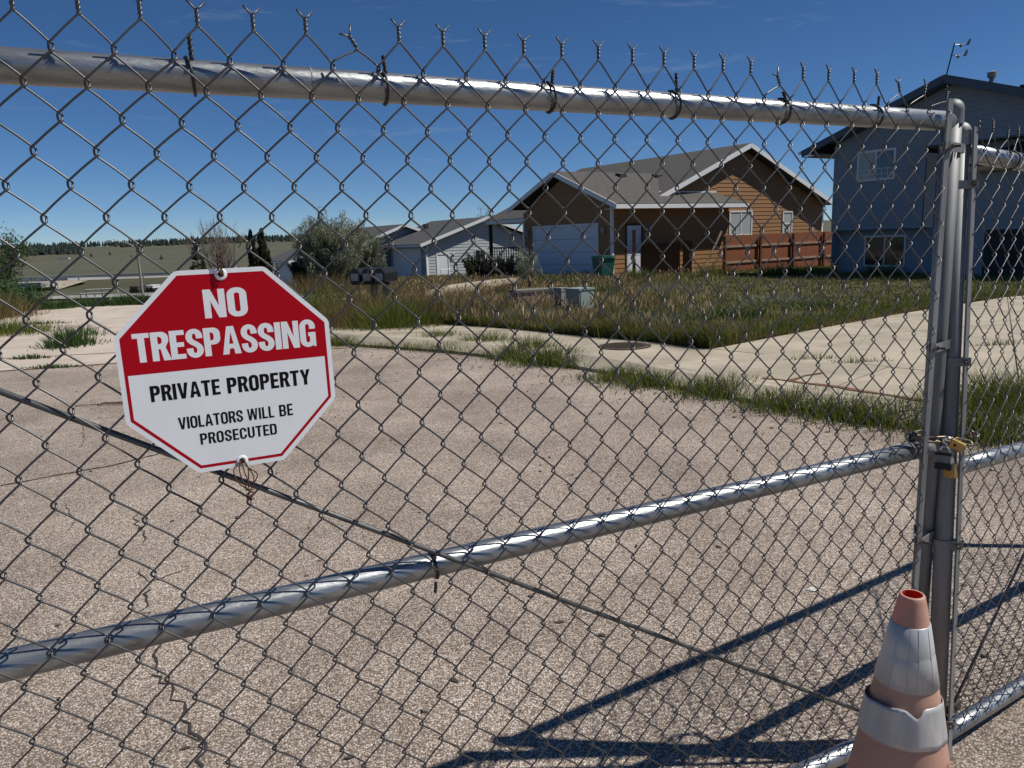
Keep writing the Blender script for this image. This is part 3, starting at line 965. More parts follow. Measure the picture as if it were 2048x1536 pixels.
# ---- pale grey houses further off, both with a low garage gable
def grey_house(name, label, origin, sc=1.0, second=True, siding_mat=None, roofm=None):
    h = thing(name, label, 'house', origin, HROT)
    h.scale = (sc, sc, sc)
    sm_ = siding_mat or M['grey']
    rf = roofm or M['roofgrey']
    w1 = Wall((0, 0, 0), (1, 0, 0), (0, -1, 0))
    w2 = Wall((0, 0, 0), (0, 1, 0), (-1, 0, 0))
    siding(h, w1, [(0, -1.6), (9.4, -1.6), (9.4, 1.22), (4.66, 2.78), (0, 1.22)], [(0.78, 1.62, -1.5, 0.55), (3.8, 4.6, 0.05, 0.72)], sm_, 0.2, 0.025)
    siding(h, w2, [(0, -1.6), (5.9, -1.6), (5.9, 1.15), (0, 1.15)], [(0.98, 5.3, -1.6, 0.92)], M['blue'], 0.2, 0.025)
    garage_door(h, w2, 0.98, 5.3, -1.3, 0.92, M['door'], M['white'])
    MB().box(-0.03, 0.09, -0.035, 0.0, -1.6, 1.2).build('corner_trim', M['white'], h)
    MB().tube([(-0.35, -0.05, 1.1), (-0.1, -0.07, 0.85), (-0.1, -0.07, -1.5)], 0.05, 6).build('downpipe', M['white'], h)
    mb = MB()
    w1.box(mb, 0.70, 0.78, -1.5, 0.62, 0.0, 0.05)
    w1.box(mb, 1.62, 1.70, -1.5, 0.62, 0.0, 0.05)
    w1.box(mb, 0.78, 1.62, 0.55, 0.62, 0.0, 0.05)
    d_ = mb.build('side_door', M['white'], h)
    mb = MB()
    w1.box(mb, 0.78, 1.62, -1.4, 0.55, -0.02, 0.012)
    mb.build('door_leaf', M['door'], d_)
    window(h, w1, 3.8, 4.6, 0.05, 0.72, 'v', M['white'], M['glass'], 0.06)
    lantern(h, w1, 2.0, 0.5)
    MB().tube(smooth_path([(0.55, -0.9, -1.3), (0.55, -0.9, -0.55), (0.65, -0.9, -0.45), (1.75, -0.9, -0.45), (1.9, -0.9, -0.6), (1.9, -0.9, -1.3)], 4), 0.03, 6).build('stair_rail', M['white'], h)
    roof_plane(h, [(-0.65, -0.45, 1.25), (4.66, -0.45, 2.98), (4.66, 8, 2.98), (-0.65, 8, 1.25)], 0.05, rf)
    roof_plane(h, [(4.66, -0.45, 2.98), (10, -0.45, 1.25), (10, 8, 1.25), (4.66, 8, 2.98)], 0.05, rf)
    fascia(h, (-0.67, -0.47, 1.20), (4.66, -0.47, 2.94), M['white'], 0.2, 0.05)
    fascia(h, (4.66, -0.47, 2.94), (10.02, -0.47, 1.20), M['white'], 0.2, 0.05)
    MB().bar((-0.7, -0.45, 1.18), (-0.7, 6.0, 1.18), 0.12, 0.14).build('gutter', M['lampgrey'], h)
    MB().box(4.0, 9.0, 2.0, 8, -1.6, 1.2).build('rear_wall', sm_, h)
    if second:
        w3 = Wall((-0.4, 6.0, 0), (1, 0, 0), (0, -1, 0))
        w4 = Wall((-2.2, 6.0, 0), (0, 1, 0), (-1, 0, 0))
        mb = MB().prism([(-2.2, 6.0, -1.6), (3.5, 6.0, -1.6), (3.5, 6.0, 2.4), (0.8, 6.0, 2.5), (-2.2, 6.0, 1.45)], (0, 0.15, 0))
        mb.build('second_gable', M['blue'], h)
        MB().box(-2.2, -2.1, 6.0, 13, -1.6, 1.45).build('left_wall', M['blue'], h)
        MB().box(-2.24, -2.1, 5.96, 6.05, -1.6, 1.4).build('corner_trim', M['white'], h)
        roof_plane(h, [(-2.7, 5.6, 1.35), (1.2, 5.6, 2.75), (1.2, 13, 2.75), (-2.7, 13, 1.35)], 0.05, rf)
        roof_plane(h, [(1.2, 5.6, 2.75), (4.66, 5.6, 1.6), (4.66, 13, 1.6), (1.2, 13, 2.75)], 0.05, rf)
        fascia(h, (-2.72, 5.57, 1.30), (1.2, 5.57, 2.71), M['white'], 0.2, 0.05)
        fascia(h, (1.2, 5.57, 2.71), (2.4, 5.57, 2.30), M['white'], 0.2, 0.05)
    for x, y in ((2.6, 5.0),):
        MB().box(x - 0.15, x + 0.15, y - 0.15, y + 0.15, 2.0, 2.75).build('roof_vent', M['roofdark'], h)
    return h
g1 = at_depth(853, 500, 52)
grey_house('grey_house', 'pale grey lap sided house with white rake boards left of the brown house', (g1.x, g1.y, 0.04))
g2 = at_depth(590, 540, 66)
grey_house('grey_house', 'low charcoal roofed house half hidden behind the grey green tree', (g2.x, g2.y, -1.0), 0.95, False, M['grey'])
# tan house beyond the bare tree
g3 = at_depth(440, 560, 95)
th_ = thing('tan_house', 'small tan house behind the bare tree', 'house', (g3.x, g3.y, terrain_z(g3.x, g3.y)), HROT)
th_.scale = (0.72, 0.72, 0.9)
MB().box(0, 6, 0, 7, -0.5, 3.4).build('wall', M['tan'], th_)
roof_plane(th_, [(-0.5, -0.4, 3.3), (3, -0.4, 4.5), (3, 7.5, 4.5), (-0.5, 7.5, 3.3)], 0.06, M['roofbrown'])
roof_plane(th_, [(3, -0.4, 4.5), (6.5, -0.4, 3.3), (6.5, 7.5, 3.3), (3, 7.5, 4.5)], 0.06, M['roofbrown'])
MB().prism([(0, -0.01, 3.3), (6, -0.01, 3.3), (3, -0.01, 4.35)], (0, 0.1, 0)).build('gable', M['tan'], th_)
fascia(th_, (-0.5, -0.42, 3.25), (3, -0.42, 4.46), M['white'], 0.2, 0.05)
MB().box(-0.03, 0, 2.0, 3.2, 1.2, 2.4).build('window', M['glass'], th_)

# ------------------------------------------------------------------ wooden fences between the houses
def plank_fence(name, label, P, Q, h, mat_, n_rails=2, posts=True, sides=1, group=None, rails_front=True, post_every=2.4):
    P, Q = Vector(P), Vector(Q)
    d = Q - P
    L_ = d.length
    rz = math.atan2(d.y, d.x)
    t = thing(name, label, 'fence', P, rz, group)
    w = 0.14
    me = MB().box(0, w - 0.006, -0.01, 0.01, 0.0, h).mesh('plank', mat_)
    n = int(L_ / w)
    for i in range(n):
        o = obj('plank', me, t)
        o.location = (i * w, random.uniform(-0.003, 0.003), random.uniform(-0.015, 0.015))
    s = -1 if rails_front else 1
    for z in (0.30, 0.68) if n_rails == 2 else (0.25, 0.5, 0.78):
        MB().box(0, L_, min(s * 0.012, s * 0.06), max(s * 0.012, s * 0.06), h * z + 0.05, h * z + 0.14).build('rail', M['oldwood'], t)
    x = 0.0
    while x <= L_ + 0.01 and posts:
        MB().box(x - 0.05, x + 0.05, min(s * 0.062, s * 0.16), max(s * 0.062, s * 0.16), -0.2, h * 0.98).build('post', M['cedardark'], t)
        x += post_every
    return t
Pn = Vector((C1.x, C1.y, 0)) + HG * (-1.0)
a_ = on_plane(1446, 500, Pn, -HG); b_ = on_plane(1668, 500, Pn, -HG)
a_.z = b_.z = -0.55
plank_fence('wooden_fence', 'reddish plank fence with two rails under the brown house gable', a_, b_, 1.86, M['cedar'])
Pk = Vector((C1.x, C1.y, 0)) + HG * (-0.75)
a_ = on_plane(1283, 500, Pk, -HG); b_ = on_plane(1361, 500, Pk, -HG)
a_.z = b_.z = -0.5
plank_fence('wooden_fence', 'wide shade-darkened plank fence panel in front of the brown house side door', a_, b_, 1.60, M['shadewood'], 2, False, rails_front=False)
a_ = on_plane(1366, 500, Pk, -HG); b_ = on_plane(1388, 500, Pk, -HG)
a_.z = b_.z = -0.5
plank_fence('wooden_fence', 'narrow shade-darkened plank gate leaf right of the dark fence panel', a_, b_, 1.66, M['shadewood'], 2, False, rails_front=False)
a_ = on_plane(1268, 500, Pk, -HG)
fp = thing('fence_post', 'lone reddish square post standing before the white side door', 'post', (a_.x, a_.y, -0.6))
MB().box(-0.06, 0.06, -0.06, 0.06, 0, 2.25).build('shaft', M['cedar'], fp)
MB().box(-0.065, 0.065, -0.065, 0.065, 2.25, 2.28).build('cap', M['cedar'], fp)
a_ = on_plane(1400, 556, Pk, -HG); b_ = on_plane(1443, 462, Pk, -HG)
lb = thing('leaning_board', 'long bare board leaning against the end of the reddish fence', 'board', a_)
MB().bar((0, 0, 0), b_ - a_, 0.04, 0.10).build('board', M['oldwood'], lb)

# ------------------------------------------------------------------ chain-link gates
HP, RP = 0.03735, 0.04430          # half pitch of the diamonds along and down
WR = 0.00160                       # wire radius

def jit(c, r, seed):
    v = mnoise.noise_vector((c * 0.21 + seed, r * 0.19, 4.0 + seed))
    w = mnoise.noise_vector((c * 1.7 + seed, r * 1.3, 1.0))
    return Vector((v.x * 0.0030 + w.x * 0.0010, v.y * 0.0070, v.z * 0.0030 + w.z * 0.0010))

def chain_link(par, u0, z_twist, c0, c1, rows, seed, y=0.0, bent=None, name='wire'):
    """one object per woven wire; wire c swings between column c and column c+1"""
    bent = bent or {}
    D = 0.0046
    for c in range(c0, c1):
        pts = []
        # top: the wire starts in the twist at whichever of its two columns has row -1
        ct = c if c % 2 == 0 else c + 1
        side = 1 if ct == c + 1 else -1      # +1: the twist is on the wire's right
        J = jit(ct, -1, seed)
        b = bent.get(ct, None)
        base = Vector((u0 + ct * HP, y, z_twist)) + J
        ax = Vector((0, 0, 1))
        if b:
            base += Vector((b[0], 0, b[1]))
            ax = Vector((b[2], b[3], 1.0)).normalized()
        sx = ax.cross(Vector((0, 1, 0))).normalized()
        sy = sx.cross(ax)
        H = 0.021
        ph = 0 if side == 1 else math.pi
        tip = base + ax * (H + 0.011) + sx * (-side * 0.0125) + sy * (0.003 * side)
        tw = [tip, base + ax * (H + 0.002) + sx * (-side * 0.003)]
        for k in range(8):
            t = k / 7
            a = ph + (1 - t) * 2 * math.pi * 1.6
            tw.append(base + ax * (H * (1 - t)) + sx * (-math.cos(a) * 0.0021 * 1.0) + sy * (math.sin(a) * 0.0021))
        pts_top = tw
        way = []
        for r in range(-1, rows):
            col = c if (c + r) % 2 else c + 1
            right = col == c + 1
            K = Vector((u0 + col * HP, y, z_twist - (r + 1) * RP)) + jit(col, r, seed)
            if r == -1:
                way.append(('t', base, side))
            else:
                way.append(('r' if right else 'l', K))
        body = []
        body.append(base + Vector((-side * 0.0030, 0.0, -0.0035)))
        for i in range(1, len(way)):
            kind, K = way[i]
            s = 1 if kind == 'r' else -1
            # leg between the previous point and K: a slight bow
            P = way[i - 1][1]
            mid = (P + K) / 2
            depth = D if s == 1 else -D          # falling to the right lies behind, to the left in front
            A_ = body[-1]
            B_ = K + Vector((s * -0.0024, depth, 0.0080))
            for t in (0.12, 0.5, 0.88):
                q = A_.lerp(B_, t)
                q.y = y + (A_.y - y) * (1 - t) + (B_.y - y) * t
                body.append(q + Vector((0, 0, 0.0007 * math.sin(math.pi * t))))
            body.append(B_)
            body.append(K + Vector((s * 0.0022, depth * 0.75, 0.0042)))
            body.append(K + Vector((s * 0.0030, depth * 0.05, 0.0)))
            body.append(K + Vector((s * 0.0022, -depth * 0.75, -0.0042)))
            body.append(K + Vector((s * -0.0024, -depth, -0.0080)))
        path = pts_top + smooth_path(body, 2)
        mb = MB().tube(path, WR, 6)
        mb.build(name, M['wire'], par, smooth=True)

GA = 63.3
GU, GN = azdir(GA), azdir(GA + 90)       # along the gate; normal towards the camera side
GP = Vector((-0.43170, 1.14712, 0.0))
def gate_uz(x, y, off=0.0):
    p = on_plane(x, y, GP + GN * (-off), GN)
    return (p - GP).dot(GU), p.z

gate = thing('chain_link_gate', 'long chain link gate leaf carrying the red and white sign', 'gate', GP, R(90 - GA), 'gate leaves')
TOPZ, MIDZ, BOTZ = 1.750, 0.905, 0.072
RY = 0.0400                              # rail axis behind the mesh
RR = 0.0238
UX = gate_uz(1874, 720, RY)[0]                               # free upright
UL = -1.15                               # hinge side, out of the frame
def rail(par, z, x0, x1, y=RY, sag=0.0, name='rail'):
    pts = [(x0 + (x1 - x0) * i / 12, y, z - sag * math.sin(math.pi * i / 12)) for i in range(13)]
    return MB().tube(pts, RR, 24).build(name, M['galv'], par, smooth=True)
tr = rail(gate, TOPZ, UL, UX, name='top_rail')
rail(gate, MIDZ, UL, UX - 0.045, name='middle_rail')
rail(gate, BOTZ, UL, UX, name='bottom_rail')
# swaged sleeve where the top rail is joined, and the flared cup at the end of the middle rail
MB().tube([(0.165, RY, TOPZ), (0.167, RY, TOPZ)], RR + 0.0008, 24).build('joint_ring', M['galvdull'], tr, smooth=False)
MB().tube([(UX - 0.055, RY, MIDZ), (UX - 0.035, RY, MIDZ), (UX - 0.02, RY, MIDZ)], [RR + 0.001, RR + 0.004, RR + 0.006], 20).build('rail_cup', M['galvdull'], gate, smooth=True)
def upright(par, x, y, z0, z1, name='upright', lean=(0, 0)):
    o = MB().tube([(x + lean[0] * t, y + lean[1] * t, z0 + (z1 - z0) * t) for t in (0, 0.33, 0.66, 1)], RR, 24).build(name, M['galvdull'], par, smooth=True)
    prof = [(RR + 0.0035, -0.034), (RR + 0.0030, -0.002), (RR + 0.0035, 0.0)]
    for k in range(1, 8):
        a = k / 7 * math.pi / 2
        prof.append(((RR + 0.0020) * math.cos(a) + 0.0004, 0.004 + 0.024 * math.sin(a)))
    MB().lathe(prof, 24, (x + lean[0], y + lean[1], z1)).build('dome_cap', M['galvdull'], o, smooth=True)
    return o
upright(gate, UX + 0.006, RY, 0.03, 1.776, lean=(-0.017, 0))
upright(gate, UL, RY, 0.0, 1.776)
BX = gate_uz(1868, 650, 0.005)[0]
C_LAST = int(round((BX + 0.2172) / HP))
tb = MB().box(BX - 0.0095, BX + 0.0095, 0.002, 0.007, 0.06, 1.795).build('tension_bar', M['galvdull'], gate)
def tension_band(par, ux, uy, tbx, tby, z, s=1):
    """strap round the upright, both tails bolted beyond the tension bar"""
    mb = MB()
    a0 = math.atan2(tby - uy, tbx - ux)
    r0 = RR + 0.0015
    pts = []
    for k in range(17):
        a = a0 + R(62) + (2 * math.pi - R(124)) * k / 16
        pts.append(Vector((ux + r0 * math.cos(a), uy + r0 * math.sin(a), 0)))
    d = Vector((math.cos(a0), math.sin(a0), 0))
    n = Vector((-d.y, d.x, 0))
    e = Vector((tbx, tby, 0)) + d * 0.012
    pts = [e + n * 0.0065] + pts + [e - n * 0.0065]
    h = 0.011
    V_, F_ = [], []
    for i, p in enumerate(pts):
        q = (p - Vector((ux, uy, 0)))
        out = (q.normalized() if 0 < i < len(pts) - 1 else (n if i == 0 else -n)) * 0.0022
        for zz in (z - h, z + h):
            V_ += [(p.x, p.y, zz), (p.x + out.x, p.y + out.y, zz)]
    for i in range(len(pts) - 1):
        a, b = i * 4, i * 4 + 4
        F_ += [(a + 1, b + 1, b + 3, a + 3), (a, a + 2, b + 2, b), (a, b, b + 1, a + 1), (a + 2, a + 3, b + 3, b + 2)]
    F_ += [(0, 1, 3, 2), ((len(pts) - 1) * 4, (len(pts) - 1) * 4 + 2, (len(pts) - 1) * 4 + 3, (len(pts) - 1) * 4 + 1)]
    mb.add(V_, F_)
    bd = mb.build('tension_band', M['galvdull'], par)
    c = Vector((tbx, tby, z)) + d * 0.004
    MB().tube([c - n * 0.016 * s, c - n * 0.0120 * s, c - n * 0.0085 * s], [0.003, 0.0065, 0.0075], 12).build('bolt_head', M['galvdull'], bd, smooth=True)
    MB().tube([c + n * 0.008 * s, c + n * 0.030 * s], 0.0032, 8).tube([c + n * 0.009 * s, c + n * 0.0145 * s], 0.0065, 6).build('bolt', M['iron'], bd)
    return bd
for z in (1.683, 1.188, 0.662):
    tension_band(gate, UX, RY, BX, 0.004, z, 1)
chain_link(gate, -0.2172, 1.812, -22, C_LAST, 38, 2.3, 0.0,
           {12: (0.004, -0.016, -0.75, -0.2), 36: (0.006, -0.016, -0.7, -0.2), 46: (0.006, -0.014, -0.35, 0.0), 48: (0.016, -0.012, 0.25, 0.1), 50: (0.02, -0.02, 0.5, 0.2), 52: (0.0, -0.02, 0.2, 0)})

def tie(par, u, z, tail=0.035, y=RY, lean=0.004, name='tie_wire', rr=RR, ang=0.0, bent=False):
    pts = []
    for k in range(15):
        a = R(95) - k / 14 * R(330)
        pts.append((u + lean * (k / 14 - 0.5) * 4, y + (rr + 0.0025 + (0.004 if 50 < (k / 14 * 330) < 190 else 0)) * -math.cos(a - R(90) + R(90)) * 1.0, z + (rr + 0.0025) * math.sin(a)))
    mb = MB().tube(pts, 0.0023, 6)
    # twisted tail standing up over the rail
    b = Vector((u, y - rr * 0.55, z + rr * 0.9))
    for ph in (0, math.pi):
        tw = []
        for k in range(13):
            t = k / 12
            tw.append(b + Vector((math.cos(ph + t * 15) * 0.0022 + ang * t * tail, math.sin(ph + t * 15) * 0.0022, t * tail)))
        mb.tube(tw, 0.0019, 5)
    return mb.build(name, M['blackwire'], par, smooth=True)
for px, py, tl, an in ((384, 140, 0.035, 0.0), (768, 175, 0.026, -0.1), (1098, 200, 0.024, 0.1), (1345, 215, 0.036, -0.05), (1562, 228, 0.016, -0.6), (1745, 238, 0.022, 0.1)):
    u, _ = gate_uz(px, py, RY)
    tie(gate, u, TOPZ, tl, ang=an)
u, _ = gate_uz(868, 1130, RY)
tie(gate, u, MIDZ, 0.012)
MB().tube([(u - 0.008, RY - RR - 0.003, MIDZ - RR), (u - 0.010, RY - RR - 0.002, MIDZ - RR - 0.020)], 0.003, 6).build('tie_tail', M['blackwire'], gate)
# truss rod between mesh and rails, with a small fitting at the foot
p0 = (-0.95, 0.0115, 1.72)
r0_, r1_ = gate_uz(0, 785, 0.0115), gate_uz(1390, 1300, 0.0115)
sl = (r1_[1] - r0_[1]) / (r1_[0] - r0_[0])
MB().tube([(-1.05, 0.0112, r0_[1] + sl * (-1.05 - r0_[0])), (0.3, 0.0105, r0_[1] + sl * (0.3 - r0_[0]) + 0.003), (1.70, 0.0115, r0_[1] + sl * (1.70 - r0_[0]))], 0.0047, 10).build('truss_rod', M['rod'], gate, smooth=True)

# right-hand leaf, leaning back a little
RA = 57.0
RX, RN = azdir(RA), azdir(RA + 90)
foot = Vector((1.165, 1.900, 0.0))
leanv = Vector((0.012, 0.082, 1.0)).normalized()
ax_x = (RX - leanv * RX.dot(leanv)).normalized()
ax_y = leanv.cross(ax_x)
Mx = Matrix((ax_x, ax_y, leanv)).transposed().to_4x4()
Mx.translation = foot
gate2 = thing('chain_link_gate', 'short stretch of chain link gate leaf to the right of the padlocks', 'gate', group='gate leaves', matrix=Mx)
W2 = 2.42
T2, M2, B2 = 1.688, 0.845, 0.066
upright(gate2, 0, 0, 0.03, 1.735)
upright(gate2, W2, 0, 0.0, 1.735)
rail(gate2, T2, 0, W2, 0.0, name='top_rail')
rail(gate2, M2, 0.03, W2, 0.0, name='middle_rail')
rail(gate2, B2, 0, W2, 0.0, name='bottom_rail')
MB().tube([(0.022, 0, M2), (0.04, 0, M2), (0.058, 0, M2)], [RR + 0.006, RR + 0.004, RR + 0.001], 20).build('rail_cup', M['galvdull'], gate2, smooth=True)
MB().box(0.000, 0.019, -0.036, -0.031, 0.02, 1.745).build('tension_bar', M['galvdull'], gate2)
for z in (1.600, 1.140, 0.640, 0.125):
    tension_band(gate2, 0, 0, 0.010, -0.033, z, -1)
chain_link(gate2, 0.016, 1.738, 0, 62, 37, 8.1, -0.037, {1: (0.0, -0.02, -0.3, 0), 3: (0.012, -0.004, 0.1, 0), 4: (0.012, -0.01, 0.2, 0)}, 'wire')
for u in (0.27, 0.75, 1.25):
    tie(gate2, u, T2, 0.02, 0.0)
MB().tube([(0.05, -0.014, 0.145), (0.9, -0.012, 0.92), (1.7, -0.014, 1.64)], 0.0040, 10).build('truss_rod', M['rod'], gate2, smooth=True)
MB().box(0.03, 0.09, -0.022, 0.0, 0.135, 0.160).build('rod_bracket', M['iron'], gate2)

# ------------------------------------------------------------------ the sign
def contour_rr(x0, x1, y0, y1, r, n=6, cw=False):
    pts = []
    for cx, cy, a0 in ((x1 - r, y1 - r, 0), (x0 + r, y1 - r, 90), (x0 + r, y0 + r, 180), (x1 - r, y0 + r, 270)):
        for k in range(n + 1):
            a = R(a0 + 90 * k / n)
            pts.append((cx + r * math.cos(a), cy + r * math.sin(a)))
    return pts

def stroke(path, tx, ty):
    """outline of a centre line; tx is the pen width for upright strokes, ty for level ones"""
    L_, Rr = [], []
    n = len(path)
    for i in range(n):
        a, b = path[max(i - 1, 0)], path[min(i + 1, n - 1)]
        d = Vector((b[0] - a[0], b[1] - a[1])).normalized()
        nx, ny = -d.y, d.x
        t = math.sqrt((tx * nx) ** 2 + (ty * ny) ** 2) / 2
        L_.append((path[i][0] + nx * t, path[i][1] + ny * t))
        Rr.append((path[i][0] - nx * t, path[i][1] - ny * t))
    return L_ + Rr[::-1]

def arc(cx, cy, rx, ry, a0, a1, n=8):
    return [(cx + rx * math.cos(R(a0 + (a1 - a0) * k / n)), cy + ry * math.sin(R(a0 + (a1 - a0) * k / n))) for k in range(n + 1)]

def glyph(ch, w, t, h):
    """contours of a condensed grotesque capital, unit height; t upright stem, h level stem"""
    if ch == 'I':
        return [[(0, 0), (t, 0), (t, 1), (0, 1)]]
    if ch == 'N':
        return [[(0, 0), (t * .92, 0), (t * .92, .60), (w - t * 1.02, 0), (w, 0), (w, 1), (w - t * .92, 1), (w - t * .92, .42), (t * 1.02, 1), (0, 1)]]
    if ch == 'O':
        r = w * .46
        return [contour_rr(0, w, -.015, 1.015, r), contour_rr(t, w - t, h, 1 - h, (w - 2 * t) * .46)]
    if ch == 'D':
        r = w * .40
        out = [(0, 0), (w - r, 0)] + arc(w - r, r * .9, r, r * .9, -90, 0)[1:] + arc(w - r, 1 - r * .9, r, r * .9, 0, 90) + [(0, 1)]
        r2 = max(0.02, r - t * .7)
        inn = [(t, h), (w - t - r2, h)] + arc(w - t - r2, h + r2, r2, r2, -90, 0)[1:] + arc(w - t - r2, 1 - h - r2, r2, r2, 0, 90) + [(t, 1 - h)]
        return [out, inn]
    if ch in 'PR':
        r = .22
        yb = .40 if ch == 'P' else .43
        bowl = arc(w - r, yb + r, r, r, -90, 0) + arc(w - r, 1 - r, r, r, 0, 90)
        r2 = .10
        inn = [(t, yb + h * .9), (w - t - r2, yb + h * .9)] + arc(w - t - r2, yb + h * .9 + r2, r2, r2, -90, 0)[1:] + arc(w - t - r2, 1 - h - r2, r2, r2, 0, 90) + [(t, 1 - h)]
        if ch == 'P':
            out = [(0, 0), (t, 0), (t, yb)] + bowl + [(0, 1)]
        else:
            out = [(0, 0), (t, 0), (t, yb - .02), (w * .50, yb - .02), (w - t * .98, 0), (w + .04, 0), (w - .11, .455)] + arc(w - r * .9, yb + r + .06, r * .9, r * .8, -40, 0)[1:] + arc(w - r, 1 - r, r, r, 0, 90) + [(0, 1)]
        return [out, inn]
    if ch == 'B':
        r = .21
        out = [(0, 0), (w - r, 0)] + arc(w - r, r, r, r, -90, 0)[1:] + [(w, .36), (w - .07, .50), (w - .01, .60)] + arc(w - r - .01, 1 - r, r, r, 0, 90) + [(0, 1)]
        i1 = contour_rr(t, w - t, h, .5 - h * .42, .07)
        i2 = contour_rr(t, w - t - .01, .5 + h * .42, 1 - h, .07)
        return [out, i1, i2]
    if ch == 'T':
        c = w / 2
        return [[(c - t / 2, 0), (c + t / 2, 0), (c + t / 2, 1 - h), (w, 1 - h), (w, 1), (0, 1), (0, 1 - h), (c - t / 2, 1 - h)]]
    if ch == 'E':
        return [[(0, 0), (w, 0), (w, h), (t, h), (t, .5 - h * .48), (w * .93, .5 - h * .48), (w * .93, .5 + h * .48), (t, .5 + h * .48), (t, 1 - h), (w, 1 - h), (w, 1), (0, 1)]]
    if ch == 'L':
        return [[(0, 0), (w, 0), (w, h), (t, h), (t, 1), (0, 1)]]
    if ch == 'A':
        c = w / 2
        s = t * .55
        yi = .20
        def xl(y): return (c - s) * y
        def xi(y): return t * 1.02 + (c - t * 1.02) * (y / .80)
        return [[(0, 0), (t, 0), (xi(yi) * .72 + t * .28 + .01, yi), (w - (xi(yi) * .72 + t * .28 + .01), yi), (w - t, 0), (w, 0), (c + s, 1), (c - s, 1)],
                [(xi(.37) * .9 + .005, .37), (w - xi(.37) * .9 - .005, .37), (c, .80)]]
    if ch == 'V':
        c = w / 2
        s = t * .58
        return [[(c - s, 0), (c + s, 0), (w, 1), (w - t, 1), (c, .27), (t, 1), (0, 1)]]
    if ch == 'Y':
        c = w / 2
        return [[(c - t / 2, 0), (c + t / 2, 0), (c + t / 2, .40), (w, 1), (w - t * 1.02, 1), (c, .62), (t * 1.02, 1), (0, 1), (c - t / 2, .40)]]
    if ch == 'W':
        a = t * .52
        return [[(w * .25 - a, 0), (w * .25 + a, 0), (w * .5, .62), (w * .75 - a, 0), (w * .75 + a, 0), (w, 1), (w - t * .9, 1), (w * .75, .32), (w * .5 + a * .9, 1), (w * .5 - a * .9, 1), (w * .25, .32), (t * .9, 1), (0, 1)]]
    if ch == 'U':
        p = [(t / 2, 1), (t / 2, .3)] + arc(w / 2, .27, w / 2 - t / 2, .27 - h / 2 + .012, 180, 360, 12) + [(w - t / 2, .3), (w - t / 2, 1)]
        return [stroke(p, t, h)]
    if ch == 'C' or ch == 'G':
        top = [(w - t / 2, .655), (w - t / 2, .75)] + arc(w / 2, .74, w / 2 - t / 2, .26 - h / 2 + .012, 0, 180, 12)
        bot = arc(w / 2, .26, w / 2 - t / 2, .26 - h / 2 + .012, 180, 360, 12)
        if ch == 'C':
            return [stroke(top + bot + [(w - t / 2, .35)], t, h)]
        o = stroke(top + bot[:-1] + [(w - t / 2, .28), (w - t / 2, .40)], t, h)
        return [o, [(w * .52, .40), (w, .40), (w, .53), (w * .52, .53)]] if False else [stroke(top + bot[:-2], t, h), [(w * .53, .53), (w * .53, .39), (w - t, .39), (w - t, .20), (w - t * .62, .12), (w - t * .40, 0), (w, 0), (w, .53)]]
    if ch == 'S':
        a = arc(w / 2, .735, w / 2 - t / 2, .265 - h / 2 + .012, 0, 180, 10)
        b = [(t / 2, .70), (t * .62, .62), (w * .34, .555), (w * .62, .455), (w - t * .62, .37), (w - t / 2, .29)]
        c = arc(w / 2, .265, w / 2 - t / 2, .265 - h / 2 + .012, 0, -180, 10)
        return [stroke([(w - t / 2, .665)] + a + b + c + [(t / 2, .335)], t, h)]
    return []

WID = dict(I=0.0, N=.60, O=.56, T=.52, R=.55, E=.47, S=.54, P=.54, A=.62, G=.56, V=.60, Y=.60, L=.45, W=.86, B=.56, C=.55, U=.56, D=.56)

def lettering(text, x0, x1, y0, y1, t, h, gap, par, plane, mat_, z=0.0, name='lettering'):
    """text laid between x0..x1, y0..y1 of the sign face; plane(x, y, z) gives local coordinates"""
    H = y1 - y0
    ws = [(t if c == 'I' else (WID.get(c, 0.26) + (t - .2) * .3)) for c in text]
    tot = sum(ws) + gap * (len(text) - 1)
    sx = (x1 - x0) / (tot * H)
    x = x0
    cu = bpy.data.curves.new(name, 'CURVE')
    cu.dimensions = '2D'
    cu.fill_mode = 'FRONT'
    extra = []
    for c, w in zip(text, ws):
        cont = glyph(c, w, t, h) if c != ' ' else []
        if c == 'G':
            extra.append([(x + px * H * sx, y0 + py * H) for px, py in cont[1]])
            cont = cont[:1]
        for k in cont:
            sp = cu.splines.new('POLY')
            sp.points.add(len(k) - 1)
            for p, (px, py) in zip(sp.points, k):
                p.co = (x + px * H * sx, y0 + py * H, 0, 1)
            sp.use_cyclic_u = True
        x += (w + gap) * H * sx
    to = bpy.data.objects.new('tmp', cu)
    COL.objects.link(to)
    dg = bpy.context.evaluated_depsgraph_get()
    me = bpy.data.meshes.new_from_object(to.evaluated_get(dg))
    bpy.data.objects.remove(to)
    vs = [plane(v.co.x, v.co.y, z) for v in me.vertices]
    fs = [tuple(p.vertices) for p in me.polygons]
    mb = MB().add(vs, fs)
    for e in extra:
        mb.add([plane(px, py, z + 0.00005) for px, py in e], [tuple(range(len(e)))])
    bpy.data.meshes.remove(me)
    return mb.build(name, mat_, par)

